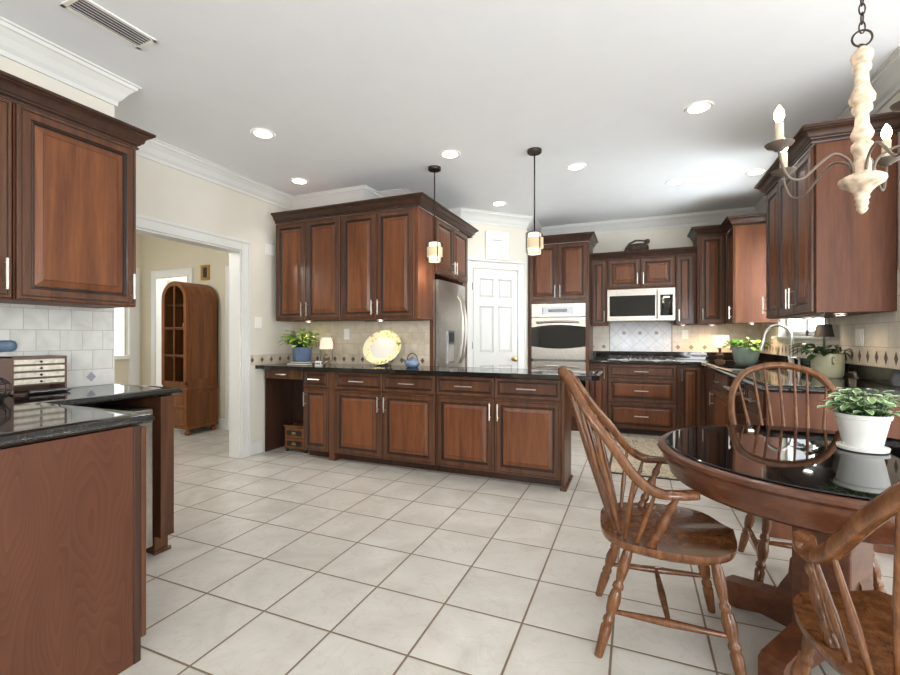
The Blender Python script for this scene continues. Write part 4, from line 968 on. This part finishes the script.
b = B(); b.lathe([(0, 0), (.078, 0), (.090, .015), (.096, .12), (.094, .168), (.088, .171), (.082, .158), (0, .15)], n=30); mk('pot', b, 'sagec', t, 40)
for s in (-1, 1):
    b = B(); b.tube([(0, s*.093, .145), (0, s*.115, .14), (0, s*.12, .11), (0, s*.095, .10)], .008, 8); mk('pot_handle', b, 'sagec', t, 50)
foliage(t, 34, .155, .12, .027, .08, (.15, .9), ('leafd', 'leafd', 'leaf'), seed=11, r0=.07, droop=(.3, .8), rise=.04, lim=.12)
t = thing('table_lamp', 'small lamp with a dark tapered shade by the window sill', 'lamp', (1.33, 4.24, .915), 0)
b = B(); b.lathe([(0, 0), (.045, 0), (.04, .012), (.01, .022), (.018, .08), (.024, .13), (.01, .18), (.006, .29), (0, .29)], n=20); mk('base', b, plain('lamp_green_base', (92, 92, 78), .4), t, 40)
b = B(); b.lathe([(.062, .29), (.046, .385)], n=28, cap=False); mk('lamp_shade', b, plain('dark_shade', (58, 54, 50), .7), t, 50)
# ------------------------------------------------------------ table
TX, TY = .68, 2.12
t = thing('dining_table', 'round oak pedestal dining table with a black glass top', 'table', (TX, TY, .008), 0)
b = B(); b.lathe([(.0, .735), (.555, .735), (.56, .744), (.578, .744), (.588, .738), (.59, .726), (.582, .716), (.572, .712), (.574, .70), (.568, .68), (.55, .655), (.545, .63), (.53, .618), (.50, .618), (.50, .70), (0, .70)], n=96, cap=False); mk('tabletop', b, 'toak', t, 40)
b = B(); b.lathe([(0, .7452), (.552, .7452), (.556, .748), (.552, .7515), (0, .7515)], n=96); mk('glass_top', b, 'blackg', t, 40)
RM = Matrix.Rotation(math.radians(50), 4, 'Z')
b = B(); b.box(-.105, .078, -.105, .078, .05, .68, bev=.008, M4=RM); b.box(-.16, .16, -.16, .16, .62, .70, bev=.01, M4=RM)
mk('pedestal', b, 'toak', t)
for k_ in range(4):
    a = math.radians(140+90*k_); R_ = Matrix.Rotation(a, 4, 'Z')
    prof = [(.10, .03), (.10, .33), (.112, .31), (.118, .25), (.145, .20), (.16, .165), (.165, .14), (.38, .10), (.40, .085), (.40, .0), (.32, .0), (.22, .03)]
    b = B(); b.loft([[R_ @ Vector((x, -.04, z)) for x, z in prof], [R_ @ Vector((x, .04, z)) for x, z in prof]], 0, True, True, False); mk('pedestal_foot', b, 'toak', t)
# ------------------------------------------------------------ chairs
LEG = [(0, .012), (.04, .016), (.10, .019), (.2, .021), (.3, .017), (.34, .013), (.36, .019), (.39, .021), (.41, .016), (.43, .019), (.5, .024), (.58, .021), (.64, .014), (.66, .02), (.69, .021), (.71, .016), (.74, .021), (.85, .019), (.93, .017), (1, .015)]
LEG = [(1-t_, r) for t_, r in LEG][::-1]
POST = [(0, .015), (.06, .017), (.12, .012), (.16, .017), (.22, .018), (.27, .012), (.4, .019), (.52, .020), (.62, .014), (.68, .010), (.74, .015), (.8, .016), (.86, .011), (1, .010)]
SP = [(0, .006), (.15, .008), (.4, .011), (.6, .009), (1, .0055)]
STR = [(0, .008), (.2, .011), (.5, .015), (.8, .011), (1, .008)]
def smooth_path(pts, n=6):
    out = []; P = [Vector(p) for p in pts]
    for i in range(len(P)-1):
        p0 = P[max(i-1, 0)]; p1 = P[i]; p2 = P[i+1]; p3 = P[min(i+2, len(P)-1)]
        for j in range(n):
            u = j/n; out.append(.5*((2*p1)+(-p0+p2)*u+(2*p0-5*p1+4*p2-p3)*u*u+(-p0+3*p1-3*p2+p3)*u**3))
    out.append(P[-1]); return out
def seat_mesh(w, l):
    b = B(); N_ = 40; rings = []
    outl = []
    for i in range(N_):
        a = 2*PI*i/N_; c, s = math.cos(a), math.sin(a)
        x = l*(abs(c)**.62)*(1 if c > 0 else -1); y = w*(abs(s)**.62)*(1 if s > 0 else -1)
        y *= (1 - .14*max(0, -x/l)); 
        if x > 0: x += .012*math.cos(y/w*PI*1.0)  # slightly bowed front
        outl.append((x, y))
    def zt(x, y, k):
        u = max(-1, min(1, x/l)); v = y/w
        dish = -.016*(1-min(1, k)**2)
        saddle = .014*max(0, u)*math.exp(-(v/.22)**2) - .006*max(0, u)*math.exp(-((abs(v)-.5)/.22)**2)
        return .442 + dish + saddle*(1.2 if k > .3 else k*4)
    for k in (0.999, .9, .75, .55, .35, .15):
        rings.append([(x*k, y*k, zt(x*k, y*k, k)) for x, y in outl])
    top = rings[::1]
    low = [[(x, y, zt(x, y, 1)-.012) for x, y in outl], [(x*.985, y*.985, .414) for x, y in outl], [(x*.9, y*.9, .400) for x, y in outl], [(x*.3, y*.3, .400) for x, y in outl]]
    b.loft(low[::-1] + top, 0, True, True, True)
    return b
def windsor(label, loc, rz, arms):
    t = thing('windsor_armchair' if arms else 'windsor_chair', label, 'chair', loc, rz, 'Windsor chairs around the dining table')
    mk('seat', seat_mesh(.25, .238), 'oak', t, 50)
    legs = {(-1, -1): ((-.13, -.145, .41), (-.245, -.21, 0)), (-1, 1): ((-.13, .145, .41), (-.245, .21, 0)), (1, -1): ((.15, -.165, .41), (.225, -.235, 0)), (1, 1): ((.15, .165, .41), (.225, .235, 0))}
    for k, (a, c) in legs.items():
        b = B(); b.turned(c, a, [(tt, r) for tt, r in LEG], 12); mk('leg', b, 'oak', t, 60)
    def on(k, u): a, c = legs[k]; return Vector(c).lerp(Vector(a), u)
    mids = []
    for s in (-1, 1):
        p, q = on((-1, s), .40), on((1, s), .40); mids.append((p+q)/2)
        b = B(); b.turned(p, q, STR, 10); mk('stretcher', b, 'oak', t, 60)
    b = B(); b.turned(mids[0], mids[1], STR, 10); mk('stretcher', b, 'oak', t, 60)
    if arms:
        half = [(.085, .222, .648), (.02, .238, .645), (-.05, .240, .648), (-.12, .226, .695), (-.20, .195, .80), (-.28, .155, .90), (-.345, .10, 1.0), (-.385, .045, 1.05), (-.395, 0, 1.06)]
    else:
        half = [(-.165, .165, .45), (-.19, .20, .54), (-.225, .235, .66), (-.265, .25, .78), (-.31, .235, .89), (-.35, .18, .985), (-.375, .09, 1.028), (-.385, 0, 1.042)]
    path = half + [(x, -y, z) for x, y, z in half[-2::-1]]
    sp = smooth_path(path, 5)
    # flat bent rail: rectangular-ish section
    b = B(); rings = []
    for i, p in enumerate(sp):
        d = (sp[min(i+1, len(sp)-1)]-sp[max(i-1, 0)]).normalized()
        side = Vector((p.x+.12, p.y*1.0, 0)).normalized() if arms else Vector((-.35, p.y*2.2, (p.z-.75)*1.6)).normalized()
        if arms:
            u = min(1, max(0, (p.z-.68)/.3)); o1 = Vector((0, 1 if p.y > 0 else -1, 0)); o2 = Vector((-1, 0, .12))
            outw = Vector((0, p.y*3, (p.z-.85)*2.2*u)) if u > 0 else o1
            side = (outw if outw.length > .05 else o1)
        side = side - d*side.dot(d); side.normalize(); up = d.cross(side)
        e = min(i, len(sp)-1-i)
        wa, wb = ((.027 if e < 9 else .019), (.014 if e < 9 else .018)) if arms else (.017, .017)
        if arms and e == 0: wa *= .8
        rings.append([p + side*wa*math.copysign(abs(math.cos(q))**.6, math.cos(q)) + up*wb*math.copysign(abs(math.sin(q))**.6, math.sin(q)) for q in [2*PI*j/12+PI/12 for j in range(12)]])
    b.loft(rings, 0, True, True, True); mk('arm_bow' if arms else 'bow', b, 'oak', t, 60)
    # back spindles
    def rail_at(y):
        best = None
        for p in sp:
            if p.z > .72:
                if best is None or abs(p.y-y) < abs(best.y-y): best = p
        return best
    ns = 7
    for i in range(ns):
        v = (i-(ns-1)/2)/((ns-1)/2)
        q = rail_at(v*(.165 if arms else .205)); a = Vector((-.165-.035*(1-v*v), v*.125, .436))
        b = B(); b.turned(a, q, SP, 8); mk('spindle', b, 'oak', t, 60)
    if arms:
        for s in (-1, 1):
            for (xs, ys, xt) in ((-.11, .19, -.045), (-.15, .165, -.115)):
                q = min(sp, key=lambda p: abs(p.x-xt) + (10 if p.y*s < 0 else 0) + (10 if p.z > .85 else 0))
                b = B(); b.turned((xs, s*ys, .436), q, SP, 8); mk('spindle', b, 'oak', t, 60)
            b = B(); b.turned((-.063, s*.205, .436), (.02, s*.235, .638), POST, 12); mk('arm_post', b, 'oak', t, 60)
    return t
windsor('oak Windsor armchair in side view, pulled out left of the table', (.10, 1.99, 0), math.radians(4), True)
windsor('oak Windsor armchair cut by the lower right photo edge, seen from behind', (.655, 1.44, 0), math.radians(90), True)
windsor('armless oak Windsor chair with round bow back on the far side of the table', (.755, 2.69, 0), math.radians(-90), False)
# table plant
t = thing('potted_plant', 'green and white variegated plant in a white pot with saucer on the table', 'plant', (.822, 2.235, .7605), 0); t.scale = (.93, .93, .84)
b = B(); b.lathe([(0, 0), (.078, 0), (.084, .004), (.086, .018), (.078, .02), (0, .016)], n=36); mk('saucer', b, 'whitec', t, 40)
b = B(); b.lathe([(0, .017), (.060, .017), (.066, .03), (.087, .148), (.092, .150), (.095, .166), (.090, .170), (.083, .162), (.08, .145), (0, .14)], n=36); mk('pot', b, 'whitec', t, 40)
b = B(); b.lathe([(0, .142), (.081, .145), (0, .149)], n=20); mk('soil', b, 'soil', t)
foliage(t, 170, .145, .050, .017, .078, (.45, 1.4), ('leafp', 'leafp2', 'leafw'), edge=True, seed=21, r0=.06, rise=.075)
# ------------------------------------------------------------ chandelier
CX, CY = .681, 1.854
t = thing('chandelier', 'distressed cream turned-wood chandelier with iron arms and lit candles over the table', 'chandelier', (CX, CY, 0), 0)
S = .00326
def zz(y): return 1.2+(337-y)*S
prof = [(47, 4), (50, 8), (53, 11), (57, 12), (61, 11), (64, 8), (66, 10), (70, 10), (73, 7), (85, 8), (92, 11), (97, 14), (102, 13.5), (105, 9), (107, 11), (111, 11), (114, 7), (125, 8), (131, 11), (134, 12.5), (138, 11), (141, 8), (144, 11.5), (149, 12), (153, 9), (158, 8), (164, 10), (175, 10), (176, 10)]
b = B(); b.lathe([(r*S*.74, zz(y)) for y, r in prof][::-1], n=24); mk('stem', b, 'distress', t, 50)
prof = [(175, 10), (175.5, 20), (178, 25.5), (181, 26), (184, 24), (187, 17), (191, 11), (195, 8), (198, 8.5), (200, 6.5), (203, 7.5), (206, 6), (209, 6.5), (212, 4), (214, 0)]
b = B(); b.lathe([(r*S*.72, zz(y)) for y, r in prof][::-1], n=32); mk('dish', b, 'distress', t, 50)
b = B(); r = .026
b.tube([(r*math.cos(q), 0, zz(38)+r*math.sin(q)) for q in [2*PI*j/24 for j in range(25)]], .0032, 8, cap=False)
b.tube([(.35*r*math.cos(q), r*.5*math.sin(q), zz(46)+r*.5*math.sin(q)) for q in [2*PI*j/16 for j in range(17)]], .0028, 8, cap=False); mk('hanging_ring', b, 'bronze', t, 60)
z = zz(31)+.012; i = 0
b = B()
while z < H-.03:
    a = (i % 2)*PI/2
    b.tube([(.008*math.cos(q)*math.cos(a), .008*math.cos(q)*math.sin(a), z+.019*math.sin(q)) for q in [2*PI*j/14 for j in range(15)]], .0024, 6, cap=False)
    z += .03; i += 1
mk('chain', b, 'bronze', t, 60)
b = B(); b.lathe([(0, H-.03), (.05, H-.028), (.06, H-.015), (.062, H-.001), (0, H-.001)], n=24); mk('canopy', b, 'bronze', t, 50)
ZC = 1.825
for k_ in range(5):
    a = math.radians(112.6-(57+72*k_)); c, s = math.cos(a), math.sin(a)
    pts = smooth_path([(.026, 0, zz(172)), (.040, 0, zz(160)), (.085, 0, zz(153)), (.13, 0, zz(162)), (.185, 0, zz(177)), (.228, 0, zz(176)), (.252, 0, zz(162)), (.26, 0, ZC-.012)], 5)
    R_ = Matrix.Rotation(a, 4, 'Z')
    b = B(); b.tube([R_ @ p for p in pts], .0042, 8)
    o = mk('arm', b, 'iron', t, 60)
    b = B(); b.lathe([(0, -.012), (.012, -.012), (.018, -.004), (.036, .004), (.041, .012), (.037, .012), (.014, .006), (0, .006)], (.26*c, .26*s, ZC), 20); mk('candle_cup', b, 'iron', o, 50)
    b = B(); b.lathe([(0, .006), (.0125, .006), (.0125, .078), (.009, .082), (0, .082)], (.26*c, .26*s, ZC), 16); mk('candle_sleeve', b, 'distress', o, 50)
    b = B(); b.lathe([(0, .082), (.008, .084), (.0145, .1), (.0135, .115), (.006, .132), (0, .14)], (.26*c, .26*s, ZC), 14); mk('bulb', b, 'bulb', o, 60)
    L = bpy.data.lights.new('candle_light', 'POINT'); L.energy = .2; L.color = (1, .85, .66); L.shadow_soft_size = .02
    lo = bpy.data.objects.new('candle_light', L); C.objects.link(lo); lo.location = (CX+.26*c, CY+.26*s, ZC+.17)
# range hood lamp of the microwave
for x in (-.15, .25):
    L = bpy.data.lights.new('hood_lamp', 'SPOT'); L.energy = 3; L.spot_size = math.radians(140); L.spot_blend = 1; L.color = (.9, .95, 1); L.shadow_soft_size = .04
    lo = bpy.data.objects.new('hood_lamp', L); C.objects.link(lo); lo.location = (x, 6.25, 1.40)
# room behind the hall door is lit by its own ceiling lamp
L = bpy.data.lights.new('bedroom_lamp', 'POINT'); L.energy = 60; L.shadow_soft_size = .2
lo = bpy.data.objects.new('bedroom_lamp', L); C.objects.link(lo); lo.location = (-5.6, 5.6, 2.3)
L = bpy.data.lights.new('hall_lamp', 'POINT'); L.energy = 34; L.shadow_soft_size = .25; L.color = (1, .97, .92)
lo = bpy.data.objects.new('hall_lamp', L); C.objects.link(lo); lo.location = (-5.0, 1.8, 2.4)
